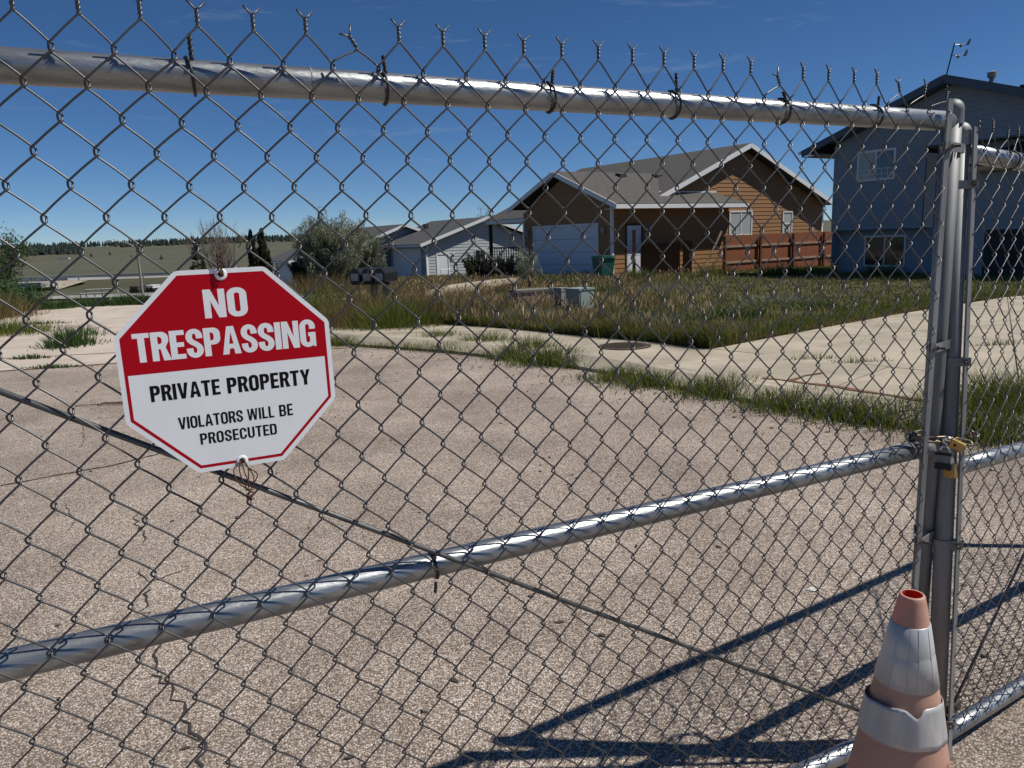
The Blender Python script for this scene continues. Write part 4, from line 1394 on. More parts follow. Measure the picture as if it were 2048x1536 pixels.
SR = 0.1524 / math.cos(R(22.5))
sc_ = CAM + Vector((-0.35435686, 0.94521452, -0.1510995)) * 1.2
s_x = Vector((0.90782833, 0.42073105, 0.007541)).normalized()
s_n = s_x.cross(Vector((-0.0038, 0.01224, 0.9993))).normalized()
s_y = s_n.cross(s_x)
Ms = Matrix((s_x, s_y, s_n)).transposed().to_4x4()
Ms.translation = sc_
sign = thing('no_trespassing_sign', 'octagonal red and white no trespassing sign wired to the gate mesh', 'sign', matrix=Ms)
def octo(k, round_=0.0):
    pts = []
    for i in range(8):
        a = R(22.5 + 45 * i)
        p = Vector((math.cos(a), math.sin(a))) * SR * k
        if round_:
            pr = Vector((math.cos(R(22.5 + 45 * (i - 1))), math.sin(R(22.5 + 45 * (i - 1))))) * SR * k
            nx = Vector((math.cos(R(22.5 + 45 * (i + 1))), math.sin(R(22.5 + 45 * (i + 1))))) * SR * k
            A, B = p + (pr - p).normalized() * round_, p + (nx - p).normalized() * round_
            for j in range(5):
                t = j / 4
                q = A * (1 - t) ** 2 + p * 2 * t * (1 - t) + B * t * t
                pts.append((q.x, q.y))
        else:
            pts.append((p.x, p.y))
    return pts
MB().prism([(x, y, -0.0016) for x, y in octo(1.0, 0.006)], (0, 0, 0.0016)).build('sign_plate', M['signwhite'], sign)
cu_ro = octo(0.955)
Zs = SR
def pl(x, y, z): return Vector((x * Zs, y * Zs, z))
# red field on top and red line round the lower half, as one flat printed layer
ro = [(x / Zs, y / Zs) for x, y in octo(0.955)]
ri = [(x / Zs, y / Zs) for x, y in octo(0.925)]
yl = 0.040
top_poly = clip(ro, 1, yl, False)
mb = MB().add([pl(x, y, 0.00010) for x, y in top_poly], [tuple(range(len(top_poly)))])
mb.build('red_field', M['signred'], sign)
lo_o = clip(ro, 1, yl, True)
lo_i = clip(ri, 1, yl, True)
def ordered(poly):
    # start at the right hand end of the cut and run round the bottom
    p = sorted(poly, key=lambda q: math.atan2(-q[0], -(q[1]) + 0.2))
    p.sort(key=lambda q: (math.atan2(q[1] - 0.1, q[0]) - R(20)) % (2 * math.pi))
    return p
lo_o, lo_i = ordered(lo_o), ordered(lo_i)
n = len(lo_o)
mb = MB().add([pl(x, y, 0.00010) for x, y in lo_o] + [pl(x, y, 0.00010) for x, y in lo_i], [(i + 1, i, n + i, n + i + 1) for i in range(n - 1)])
mb.build('red_border', M['signred'], sign)
LZ = 0.00020
lettering('NO', -0.172, 0.200, 0.488, 0.745, .205, .165, .055, sign, pl, M['signwhite'], LZ)
lettering('TRESPASSING', -0.785, 0.788, 0.146, 0.402, .212, .165, .036, sign, pl, M['signwhite'], LZ)
lettering('PRIVATE', -0.698, -0.117, -0.214, -0.070, .20, .165, .075, sign, pl, M['signblack'], LZ)
lettering('PROPERTY', -0.055, 0.700, -0.217, -0.070, .20, .165, .075, sign, pl, M['signblack'], LZ)
lettering('VIOLATORS', -0.503, 0.052, -0.494, -0.384, .178, .145, .07, sign, pl, M['signblack'], LZ)
lettering('WILL', 0.092, 0.332, -0.494, -0.384, .178, .145, .10, sign, pl, M['signblack'], LZ)
lettering('BE', 0.382, 0.507, -0.496, -0.384, .178, .145, .10, sign, pl, M['signblack'], LZ)
lettering('PROSECUTED', -0.338, 0.342, -0.661, -0.556, .178, .145, .09, sign, pl, M['signblack'], LZ)
for y in (0.873, -0.869):
    MB().lathe([(0.0, 0.0008), (0.0045, 0.0008)], 16, pl(0, y, 0.0)).build('hole', M['signblack'], sign)
    MB().lathe([(0.0045, 0.0010), (0.0085, 0.0012), (0.009, 0.0004)], 20, pl(0, y, 0.0)).build('grommet', M['signwhite'], sign, smooth=True)
# the two wire ties that hold it
tt = thing('wire_tie', 'short rusty twisted wire holding the top hole of the sign', 'wire', matrix=Ms)
mb = MB()
for ph in (0, 2.1, 4.2):
    mb.tube([pl(0, 0.868, 0.002) + Vector((math.cos(ph + k * 1.15) * 0.0032, k * 0.0036 - 0.002, 0.0022 + math.sin(ph + k * 1.15) * 0.0024)) for k in range(11)], 0.0011, 5)
mb.build('twist', M['rustwire'], tt, smooth=True)
tb_ = thing('wire_tie', 'long looped dark wire hanging from the bottom hole of the sign', 'wire', matrix=Ms)
mb = MB()
for dx, l, ph in ((-0.008, 0.046, 0.2), (0.0, 0.050, 1.4), (0.006, 0.043, 2.6)):
    a = pl(0, -0.862, 0.001)
    mb.tube(smooth_path([a, a + Vector((dx - 0.006, -0.012, 0.004)), a + Vector((dx - 0.002, -l * .7, 0.005)), a + Vector((0.006 + dx * .3, -l, 0.003)), a + Vector((0.014 + dx, -l * .6, 0.004)), a + Vector((0.007, -0.012, 0.003)), a + Vector((0.001, 0.002, 0.002))], 4), 0.0010, 5)
k = pl(0, -0.862, 0.001) + Vector((0.006, -0.049, 0.003))
mb.tube([k + Vector((math.cos(i * 1.1) * 0.0055, -i * 0.0007 + math.sin(i * 0.7) * 0.004, math.sin(i * 1.1) * 0.004)) for i in range(18)], 0.0011, 5)
mb.tube([k, k + Vector((-0.003, -0.010, 0)), k + Vector((-0.006, -0.014, 0.002))], 0.0011, 5)
mb.build('loop', M['rustwire'], tb_, smooth=True)

# ------------------------------------------------------------------ chain and padlocks
U1 = GP + GU * UX - GN * RY + Vector((0, 0, 0.93))
ch = thing('chain', 'dark steel chain looped round both gate posts', 'chain', (U1.x, U1.y, 0.93))
def link_mesh(L_, wd, r):
    hl = L_ / 2 - wd / 2
    pts = [(hl + wd / 2 * math.cos(a), wd / 2 * math.sin(a), 0) for a in [R(-90 + 22.5 * k) for k in range(9)]]
    pts += [(-hl + wd / 2 * math.cos(a), wd / 2 * math.sin(a), 0) for a in [R(90 + 22.5 * k) for k in range(9)]]
    return MB().tube(pts, r, 7, closed=True).mesh('link', M['chain'], True)
lm = link_mesh(0.038, 0.017, 0.0034)
U2p = foot + leanv * 0.93
ctr = (U1 + U2p) / 2
loc_path = []
def dirn(az): return azdir(az)
front = GN
cpts = [ctr + GU * -0.085 + GN * 0.012 + Vector((0, 0, 0.010)), ctr + GU * -0.055 + GN * 0.034 + Vector((0, 0, 0.012)), ctr + GU * -0.015 + GN * 0.042 + Vector((0, 0, 0.008)), ctr + GU * 0.030 + GN * 0.052 + Vector((0, 0, -0.004)), ctr + GU * 0.058 + GN * 0.060 + Vector((0, 0, -0.012))]
cp2 = [ctr + GU * -0.085 + GN * 0.012 + Vector((0, 0, 0.010)), ctr + GU * -0.075 - GN * 0.03, ctr + GU * -0.04 - GN * 0.055, ctr + GU * 0.02 - GN * 0.06, ctr + GU * 0.075 - GN * 0.04 + Vector((0, 0, 0.004)), ctr + GU * 0.095 + GN * 0.0 + Vector((0, 0, 0.008)), ctr + GU * 0.092 + GN * 0.03 + Vector((0, 0, 0.010)), ctr + GU * 0.065 + GN * 0.055 + Vector((0, 0, 0.004))]
def lay_chain(cps):
    path = smooth_path(cps, 12)
    acc, last, i = 0, path[0], 0
    step = 0.0265
    q = [path[0]]
    for p in path[1:]:
        if (p - q[-1]).length >= step:
            q.append(p)
    for i in range(len(q) - 1):
        a, b = q[i], q[i + 1]
        d = (b - a).normalized()
        up = Vector((0, 0, 1))
        s = up.cross(d).normalized()
        up = d.cross(s)
        roll = R(35) + (math.pi / 2 if i % 2 else 0) + random.uniform(-0.2, 0.2)
        y_ = s * math.cos(roll) + up * math.sin(roll)
        z_ = d.cross(y_)
        mm = Matrix((d, y_, z_)).transposed().to_4x4()
        mm.translation = (a + b) / 2 - ch.location
        o = obj('link', lm, ch)
        o.matrix_basis = mm
lay_chain(cpts)
lay_chain(cp2)

def padlock(name, label, at, xdir, ydir, w, h, t, body_mat, shackle_mat, sh=0.03, laminated=False, bumper=None):
    """body hangs along -y from the shackle; x across, z through"""
    xd = Vector(xdir).normalized()
    yd = Vector(ydir)
    yd = (yd - xd * yd.dot(xd)).normalized()
    zd = xd.cross(yd)
    mm = Matrix((xd, yd, zd)).transposed().to_4x4()
    mm.translation = at
    p = thing(name, label, 'padlock', matrix=mm)
    if laminated:
        b = None
        n = 9
        base = MB().box(-w / 2 + 0.002, w / 2 - 0.002, -sh - h, -sh, -t / 2 + 0.002, t / 2 - 0.002).build('body', M['iron'], p)
        for i in range(n):
            y = -sh - h + (i + 0.5) * h / n
            MB().box(-w / 2, w / 2, y - h / n * 0.40, y + h / n * 0.40, -t / 2, t / 2).build('lamination', body_mat, base)
    else:
        c = 0.0018
        prof = [(-w / 2 + c, -t / 2), (w / 2 - c, -t / 2), (w / 2, -t / 2 + c), (w / 2, t / 2 - c), (w / 2 - c, t / 2), (-w / 2 + c, t / 2), (-w / 2, t / 2 - c), (-w / 2, -t / 2 + c)]
        MB().prism([(x, -sh - h, z) for x, z in prof], (0, h, 0)).build('body', body_mat, p)
        MB().lathe([(0.0, 0), (0.0035, 0.0)], 10, (0, 0, 0)).build('keyway', M['signblack'], p).matrix_basis = Matrix.Translation((0, -sh - h * 0.35, t / 2 + 0.0004))
    if bumper:
        MB().box(-w / 2 - 0.003, w / 2 + 0.003, -sh - h - 0.006, -sh - h * 0.72, -t / 2 - 0.003, t / 2 + 0.003).box(-w / 2 - 0.0025, w / 2 + 0.0025, -sh - h * 0.12, -sh + 0.004, -t / 2 - 0.0025, t / 2 + 0.0025).build('bumper', M['rubber'], p)
    r = w * 0.29
    pts = [(-r, -sh - 0.006, 0), (-r, -r * 1.0, 0)] + [(r * math.cos(a), -r + r * math.sin(a), 0) for a in [R(180 - 22.5 * k) for k in range(1, 8)]] + [(r, -r, 0), (r, -sh - 0.006, 0)]
    MB().tube(pts, 0.0036, 10).build('shackle', shackle_mat, p, smooth=True)
    return p
tocam = (CAM - U2p).normalized()
def near_lock(x, y, fwd):
    """point in front of the right-hand upright under a given sight line"""
    return on_plane(x, y, U2p + RN * fwd, RN)
vert = Vector((0, 0, 1))
sidev = tocam.cross(vert).normalized() * -1      # to the right as seen
padlock('padlock', 'brass padlock sticking out sideways from the chain end', near_lock(1888, 878, 0.060), vert * 0.9 + sidev * 0.42, sidev * -0.92 + vert * 0.35, 0.026, 0.032, 0.015, M['brass'], M['steel'], 0.016)
padlock('padlock', 'laminated steel padlock with black bumper between the two brass padlocks', near_lock(1890, 893, 0.052), sidev + tocam * 0.3, vert + sidev * 0.28, 0.034, 0.034, 0.019, M['galvdull'], M['steel'], 0.018, True, True)
padlock('padlock', 'brass padlock hanging lowest against the gate post', near_lock(1898, 914, 0.058), sidev + tocam * 0.55, vert - sidev * 0.22, 0.028, 0.034, 0.016, M['brass'], M['steel'], 0.020)

# ------------------------------------------------------------------ traffic cone
cone = thing('traffic_cone', 'faded orange traffic cone with two grey reflective collars beside the gate posts', 'traffic cone', (0.857, 1.525, 0.0))
def cr_(z): return 0.026 + 0.184 * (0.71 - z)
prof = [(cr_(z), z) for z in (0.035, 0.15, 0.3, 0.45, 0.6, 0.69)] + [(0.0272, 0.699), (0.0262, 0.706), (0.0235, 0.7095), (0.0205, 0.709)]
MB().lathe(prof, 48).build('body', M['cone'], cone, smooth=True)
M['conein'] = mat('cone_inside', (0.62, 0.06, 0.03), 0.6, transl=((0.8, 0.1, 0.05), 0.3))
MB().lathe([(0.0203, 0.7088), (0.0205, 0.70), (cr_(0.6) - 0.004, 0.6), (cr_(0.3) - 0.004, 0.3)][::-1], 40).build('inner_wall', M['conein'], cone, smooth=True)
MB().prism([(x, y, 0.0) for x, y in contour_rr(-0.18, 0.18, -0.18, 0.18, 0.03)], (0, 0, 0.035)).build('base', M['cone'], cone)
prof = [(cr_(z) + 0.0022, z) for z in (0.507, 0.575, 0.580, 0.585, 0.645)]
prof[2] = (prof[2][0] - 0.0012, prof[2][1])
prof = [(cr_(0.507) - 0.001, 0.506)] + prof + [(cr_(0.645) - 0.001, 0.6465)]
col = MB().lathe(prof, 48).build('collar', M['collar'], cone, smooth=True)
for a in (-118, -95, -62, -150):
    mb = MB()
    mb.tube([(math.cos(R(a)) * (cr_(z) + 0.0022), math.sin(R(a)) * (cr_(z) + 0.0022), z) for z in (0.508, 0.54, 0.58, 0.61, 0.644)], 0.0007, 5)
    mb.build('seam', M['collarseam'], col)
# loose, slipped lower collar: tilted, folded over at the front
v, f = [], []
nk, nz_ = 72, 9
for k in range(nk):
    a = 2 * math.pi * k / nk
    deg = math.degrees(a)
    dip = math.exp(-((deg - 262) / 14.0) ** 2) if deg < 262 else math.exp(-((deg - 262) / 5.0) ** 2)
    zt = 0.452 + 0.028 * (0.5 + 0.5 * math.cos(a - R(275))) - 0.020 * dip
    zb = 0.372 + 0.018 * (0.5 + 0.5 * math.cos(a - R(300))) + 0.006 * math.cos(a - R(170))
    loose = 0.002 + 0.010 * max(0, math.cos(a - R(190))) ** 2 + 0.005 * max(0, math.cos(a - R(255))) ** 4
    for j in range(nz_):
        t = j / (nz_ - 1)
        z = zb + (zt - zb) * t
        w = mnoise.noise((math.cos(a) * 2.6, math.sin(a) * 2.6, z * 16)) * 0.0042 + mnoise.noise((math.cos(a) * 7, math.sin(a) * 7, z * 22)) * 0.0013
        r = cr_(z) + loose * (0.55 + 0.45 * t) + w * (0.4 + loose * 40) + 0.0015
        v.append((r * math.cos(a), r * math.sin(a), z))
for k in range(nk):
    k2 = (k + 1) % nk
    for j in range(nz_ - 1):
        f.append((k * nz_ + j, k2 * nz_ + j, k2 * nz_ + j + 1, k * nz_ + j + 1))
mb = MB()
mb.v, mb.f = v, f
lc = mb.build('collar', M['collar'], cone, smooth=True, label='slipped crumpled lower reflective collar')
md = lc.modifiers.new('thick', 'SOLIDIFY')
md.thickness = 0.0015
# a stained patch below the collar
v, f = [], []
for i in range(9):
    for j in range(4):
        a = R(-74 + i * 4.2)
        z = 0.300 + j * 0.008 + 0.004 * math.sin(i * 1.3) + 0.002 * i
        v.append(((cr_(z) + 0.0007) * math.cos(a), (cr_(z) + 0.0007) * math.sin(a), z))
for i in range(8):
    for j in range(3):
        f.append((i * 4 + j, (i + 1) * 4 + j, (i + 1) * 4 + j + 1, i * 4 + j + 1))
M['stain'] = mat('scuffed_patch', (0.36, 0.15, 0.11), 0.6, var=0.25, vscale=60)
mb = MB()
mb.v, mb.f = v, f
mb.build('scuff', M['stain'], cone, smooth=True)

# ------------------------------------------------------------------ plants
def mesh_np(name, V, F4, mat_, tint=None, parent=None, kind=None, tris=None):
    """mesh from numpy arrays: quads F4 (n,4) and triangles (m,3)"""
    me = bpy.data.meshes.new(name)
    nq = 0 if F4 is None else len(F4)
    nt = 0 if tris is None else len(tris)
    me.vertices.add(len(V))
    me.vertices.foreach_set('co', np.asarray(V, np.float32).ravel())
    loops = []
    if nq: loops.append(np.asarray(F4, np.int32).ravel())
    if nt: loops.append(np.asarray(tris, np.int32).ravel())
    lv = np.concatenate(loops)
    me.loops.add(len(lv))
    me.loops.foreach_set('vertex_index', lv)
    st_ = np.concatenate([np.arange(nq) * 4, nq * 4 + np.arange(nt) * 3]).astype(np.int32)
    tot_ = np.concatenate([np.full(nq, 4), np.full(nt, 3)]).astype(np.int32)
    me.polygons.add(nq + nt)
    me.polygons.foreach_set('loop_start', st_)
    me.polygons.foreach_set('loop_total', tot_)
    if tint is not None:
        a = me.attributes.new('tint', 'FLOAT', 'POINT')
        a.data.foreach_set('value', np.asarray(tint, np.float32))
    me.update()
    me.validate()
    me.materials.append(mat_)
    return obj(name, me, parent, kind)

def blades(P, H, Wd, lean, tint):
    """grass blades: arrays of roots, heights, widths, lean (n,2), tint -> V, quads, tris, tint"""
    n = len(P)
    a = rng.uniform(0, 2 * np.pi, n)
    s = np.stack([np.cos(a), np.sin(a), np.zeros(n)], 1) * Wd[:, None] * 0.5
    L3 = np.concatenate([lean, np.zeros((n, 1))], 1)
    up = np.array([0, 0, 1.0])
    m1 = P + up * (H * 0.55)[:, None] + L3 * (H * 0.30)[:, None]
    tip = P + up * (H * 0.95)[:, None] + L3 * (H * 0.95)[:, None]
    V = np.empty((n, 5, 3))
    V[:, 0], V[:, 1], V[:, 2], V[:, 3], V[:, 4] = P - s, P + s, m1 + s * 0.8, m1 - s * 0.8, tip
    i = np.arange(n)[:, None] * 5
    return V.reshape(-1, 3), i + np.array([[0, 1, 2, 3]]), i + np.array([[3, 2, 4]]), np.repeat(tint, 5)

def in_poly(x, y, poly):
    c = np.zeros(len(x), bool)
    n = len(poly)
    j = n - 1
    for i in range(n):
        xi, yi = poly[i]
        xj, yj = poly[j]
        k = ((yi > y) != (yj > y)) & (x < (xj - xi) * (y - yi) / (yj - yi + 1e-12) + xi)
        c ^= k
        j = i
    return c

tzv = np.vectorize(terrain_z)
def vnoise(x, y, f, s):
    return np.array([mnoise.noise((a * f + s, b * f - s, s * 1.7)) for a, b in zip(x, y)])

def lawn_z(x, y):
    """the verge stands level with the sidewalk and eases down to the ground behind"""
    r = np.hypot(x, y)
    t = tzv(x, y)
    k = np.clip((r - 10) / 9, 0, 1)
    return (1 - k) * (KERB_Z - 0.02) + k * t

# lawn ground sheet between sidewalk, driveway and houses
lawn_poly = [WB[4], *[p for p in WBs if p[0] < WB[4][0] and p[1] > WB[4][1]], (-4.9, 18), (-5.5, 22), (-6, 30), (-8, 44), (2, 50), (24, 34), (30, 28), (22, 20), (12.6, 16.6)] + LE[::-1][1:-1]
lawn_hole = [(p.x, p.y) for p in []]
gx, gy = np.meshgrid(np.arange(-9, 31, 0.55), np.arange(9, 51, 0.55))
X, Y = gx.ravel(), gy.ravel()
ins_ = in_poly(X, Y, lawn_poly)
# triangulate the outline itself so that the edge follows the concrete
lp = [Vector((x, y, 0)) for x, y in lawn_poly]
bm = bmesh.new()
fv = [bm.verts.new(p) for p in lp]
fc = bm.faces.new(fv)
bmesh.ops.triangulate(bm, faces=[fc])
for _ in range(4):
    bmesh.ops.subdivide_edges(bm, edges=[e for e in bm.edges if e.calc_length() > 1.6], cuts=1, use_grid_fill=False)
    bmesh.ops.triangulate(bm, faces=[f for f in bm.faces if len(f.verts) > 3])
bnd = {v for e in bm.edges if len(e.link_faces) == 1 for v in e.verts}
for v in bm.verts:
    v.co.z = -0.035 * (v in bnd) + float(lawn_z(np.array([v.co.x]), np.array([v.co.y]))[0]) + 0.035 + 0.03 * mnoise.noise((v.co.x * 0.8, v.co.y * 0.8, 0))
me = bpy.data.meshes.new('lawn')
bm.to_mesh(me)
bm.free()
me.materials.append(M['soil'])
lawn = obj('lawn', me, None, 'structure')
if sum(p.normal.z for p in me.polygons) < 0:
    me.flip_normals()

def scatter(n, x0, x1, y0, y1, poly, power=1.0):
    """roots in a polygon, thinner with distance"""
    out = np.empty((0, 2))
    while len(out) < n:
        x = rng.uniform(x0, x1, n * 3)
        y = rng.uniform(y0, y1, n * 3)
        k = in_poly(x, y, poly)
        x, y = x[k], y[k]
        r = np.hypot(x, y)
        keep = rng.uniform(0, 1, len(x)) < (9.5 / r) ** power
        az_ = np.degrees(np.arctan2(x, y))
        keep &= (az_ > -42) & (az_ < 46)
        out = np.concatenate([out, np.stack([x[keep], y[keep]], 1)])
    return out[:n]

def clumped(pts, frac, spread, seed):
    """pull part of the roots together into tufts"""
    n = len(pts)
    k = max(1, n // 14)
    centres = pts[rng.integers(0, n, k)]
    idx = rng.integers(0, k, n)
    take = rng.uniform(0, 1, n) < frac
    out = pts.copy()
    out[take] = centres[idx[take]] + rng.normal(0, spread, (take.sum(), 2))
    return out

# tall dry grass on the left and middle of the verge, green grass to the right
N1 = 150000
P2 = clumped(scatter(N1, -8, 26, 9, 46, lawn_poly, 1.25), 0.55, 0.09, 1)
x, y = P2[:, 0], P2[:, 1]
azs = np.degrees(np.arctan2(x, y))
r_ = np.hypot(x, y)
nA = vnoise(x, y, 0.55, 3.1)
nB = vnoise(x, y, 1.7, 8.3)
dry = np.clip(0.36 + (9.0 - azs) / 22 + nA * 1.5, 0.05, 0.9)           # 1 = straw, 0 = green
dry *= np.clip(1.35 - (r_ - 15) / 22, 0.35, 1)
isdry = rng.uniform(0, 1, N1) < dry
edge = np.clip((r_ - 9) / 3.5, 0, 1)
hgt = np.where(isdry, 0.17 + 0.13 * nB + 0.08 * nA, 0.15 + 0.10 * nB) * rng.uniform(0.55, 1.35, N1)
hgt *= np.where(azs > 13, 0.62, 1.0)
hgt = np.clip(hgt, 0.06, 0.75)
P3 = np.stack([x, y, lawn_z(x, y) + 0.02], 1)
lean = rng.normal(0, 0.28, (N1, 2)) + np.array([0.10, 0.05])
wd = np.where(isdry, 0.006, 0.008) * (0.6 + r_ / 16)
for sel, nm, mt, lo, hi in ((isdry, 'dry_grass', 'drygrass', 0.15, 1.0), (~isdry, 'green_grass', 'greengrass', 0.0, 1.0)):
    tn = np.clip(rng.normal(0.55, 0.22, sel.sum()) + nB[sel] * 0.35, lo, hi)
    V, Q, T, tt_ = blades(P3[sel], hgt[sel], wd[sel], lean[sel], tn)
    o = mesh_np(nm, V, Q, M[mt], tt_, None, 'stuff', T)
    tag(o, 'tall straw coloured grass on the verge between sidewalk and houses' if nm == 'dry_grass' else 'short green grass on the verge beside the driveway', 'grass')

# dense taller edge above the sidewalk, and matted straw along the driveway
def edge_grass(path, n, inward, spread, h, mt, lo, hi, w, name, label):
    q = np.array(resample(path, 600))
    i = rng.integers(0, 599, n)
    d = q[np.minimum(i + 1, 599)] - q[i]
    nn = np.stack([-d[:, 1], d[:, 0]], 1)
    nn /= np.linalg.norm(nn, axis=1)[:, None] + 1e-9
    c = q[i] + d * rng.uniform(0, 1, (n, 1)) + nn * (inward * np.abs(rng.normal(0, spread, n)))[:, None] - nn * (inward * 0.03)
    hn = vnoise(c[:, 0], c[:, 1], 0.9, 12.0)
    H = h * np.clip(0.75 + 0.7 * hn, 0.25, 1.4) * rng.uniform(0.5, 1.2, n)
    rr = np.hypot(c[:, 0], c[:, 1])
    P = np.stack([c[:, 0], c[:, 1], np.full(n, KERB_Z - 0.02)], 1)
    V, Q, T, t2 = blades(P, H, w * (0.6 + rr / 16), rng.normal(0, 0.32, (n, 2)) - nn * inward * 0.16, np.clip(rng.normal((lo + hi) / 2, (hi - lo) / 3, n), lo, hi))
    tag(mesh_np(name, V, Q, M[mt], t2, None, 'stuff', T), label, 'grass')
wb_part = [p for p in WBs if -3.0 < p[0] < WB[4][0] + 0.05 and p[1] >= WB[4][1] - 0.05]
edge_grass(wb_part, 16000, -1, 0.28, 0.30, 'greengrass', 0.0, 0.75, 0.007, 'edge_grass', 'dark thick green grass along the back edge of the sidewalk')
edge_grass(wb_part, 9000, -1, 0.45, 0.36, 'drygrass', 0.1, 0.9, 0.006, 'edge_straw', 'straw coloured stalks along the back edge of the sidewalk')
edge_grass(LE[:6], 9000, 1, 0.16, 0.09, 'drygrass', 0.5, 1.0, 0.007, 'edge_thatch', 'matted dead grass along the driveway edge')
edge_grass(LE[:6], 9000, 1, 0.40, 0.16, 'greengrass', 0.2, 0.95, 0.007, 'edge_green', 'short green grass along the driveway edge')

# feathery seed heads above the straw
Nh = 11000
P2 = clumped(scatter(Nh, -8, 12, 9, 34, lawn_poly, 1.3), 0.7, 0.12, 2)
x, y = P2[:, 0], P2[:, 1]
azs = np.degrees(np.arctan2(x, y))
keep = (rng.uniform(0, 1, Nh) < np.clip(0.9 - (azs - 6) / 14, 0, 1))
x, y = x[keep], y[keep]
r_ = np.hypot(x, y)
z = lawn_z(x, y) + 0.12 + rng.uniform(0, 0.17, len(x))
P3 = np.stack([x, y, z], 1)
V, Q, T, tt_ = blades(P3, rng.uniform(0.07, 0.16, len(x)), 0.012 * (0.5 + r_ / 14), rng.normal(0.2, 0.35, (len(x), 2)), rng.uniform(0.7, 1.0, len(x)))
tag(mesh_np('seed_heads', V, Q, M['drygrass'], tt_, None, 'stuff', T), 'pale seed heads above the straw coloured grass', 'grass')

# green tufts growing in the joint along the kerb, each clump a plant
def tuft(name, label, cat, c, n, spread, h, mt='greengrass', w=0.007, group=None, lean0=(0, 0), lo=0.1, hi=1.0, droop=0.35):
    c = np.array(c, float)
    P = np.concatenate([rng.normal(0, 1, (n, 2)) * np.array(spread), np.zeros((n, 1))], 1)
    d = P[:, :2] / (np.array(spread) + 1e-6)
    ln = d * droop * 0.5 + rng.normal(0, droop * 0.6, (n, 2)) + np.array(lean0)
    H = h * rng.uniform(0.45, 1.15, n) * np.exp(-0.18 * (d ** 2).sum(1))
    V, Q, T, tt_ = blades(P, H, np.full(n, w) * rng.uniform(0.6, 1.3, n), ln, np.clip(rng.normal(0.5, 0.2, n), lo, hi))
    t = thing(name, label, cat, tuple(c), group=group)
    mesh_np('blades', V, Q, M[mt], tt_, t, 'stuff', T)
    return t

# continuous ribbon of grass along the street edge
Gd = resample(G, 400)
nrib = 15000
ii = rng.integers(60, 330, nrib)
dens = 0.5 + 0.8 * np.array([mnoise.noise((i * 0.045, 2.2, 0)) for i in ii])
ga_ = np.degrees(np.arctan2(np.array(Gd)[ii][:, 0], np.array(Gd)[ii][:, 1]))
dens *= np.where((ga_ > 4.6) & (ga_ < 8.6), 0.12, np.where((ga_ > -6) & (ga_ <= 4.6), 1.3, 0.9))
ii = ii[rng.uniform(0, 1, nrib) < dens]
gp = np.array(Gd)[ii]
rr_ = np.hypot(gp[:, 0], gp[:, 1])
px = gp + rng.normal(0, 0.055, gp.shape) + np.array([0.02, 0.02])
Hn = np.array([mnoise.noise((i * 0.06, 5.5, 0)) for i in ii])
V, Q, T, tt_ = blades(np.stack([px[:, 0], px[:, 1], np.full(len(px), 0.0)], 1), (0.13 + 0.09 * Hn) * rng.uniform(0.4, 1.3, len(px)), 0.006 * (0.7 + rr_ / 20), rng.normal(0, 0.35, (len(px), 2)), np.clip(rng.normal(0.5, 0.22, len(px)), 0, 1))
tag(mesh_np('kerb_grass', V, Q, M['greengrass'], tt_, None, 'stuff', T), 'green grass growing in the joint along the kerb', 'grass')
kt = [(1060, 715, 0.34, 'tallest green grass tuft at the kerb below the manhole cover'), (975, 698, 0.30, 'green grass tuft at the kerb left of the tallest tuft'), (1110, 728, 0.26, 'green grass tuft at the right end of the tallest kerb tuft'),
      (880, 688, 0.26, 'green grass tuft at the kerb right of the sign'), (700, 688, 0.16, 'low leafy green tuft at the street edge right beside the sign'), (1260, 757, 0.17, 'small grass tuft at the kerb right of the bare kerb stretch'), (1450, 790, 0.24, 'wide grass tuft at the kerb in front of the rusty dirt streak'), (1320, 770, 0.18, 'short grass tuft at the kerb between two larger tufts'), (1590, 815, 0.22, 'grass tuft at the kerb below the driveway slabs'),
      (1700, 832, 0.22, 'dark grass tuft at the kerb just left of the gate posts'), (1800, 845, 0.24, 'grass tuft at the kerb touching the gate posts')]
for px_, py_, h, lb_ in kt:
    c = on_z(px_, py_, 0.0)
    tuft('grass_tuft', lb_, 'grass tuft', (c.x, c.y, 0.0), 1000, (0.26, 0.17), h, group='grass tufts along the kerb', w=0.008, droop=0.45)
for px_, py_, h, lb_ in ((1975, 840, 0.42, 'large green grass clump seen through the right gate leaf near the post'), (2030, 850, 0.46, 'large green grass clump at the right edge behind the right gate leaf'), (1995, 870, 0.30, 'low grass clump in front of the two large clumps')):
    c = on_z(px_, py_, 0.0)
    tuft('grass_clump', lb_, 'grass clump', (c.x, c.y, 0.0), 1400, (0.30, 0.22), h, group='grass clumps behind the right gate leaf', w=0.008, droop=0.5)

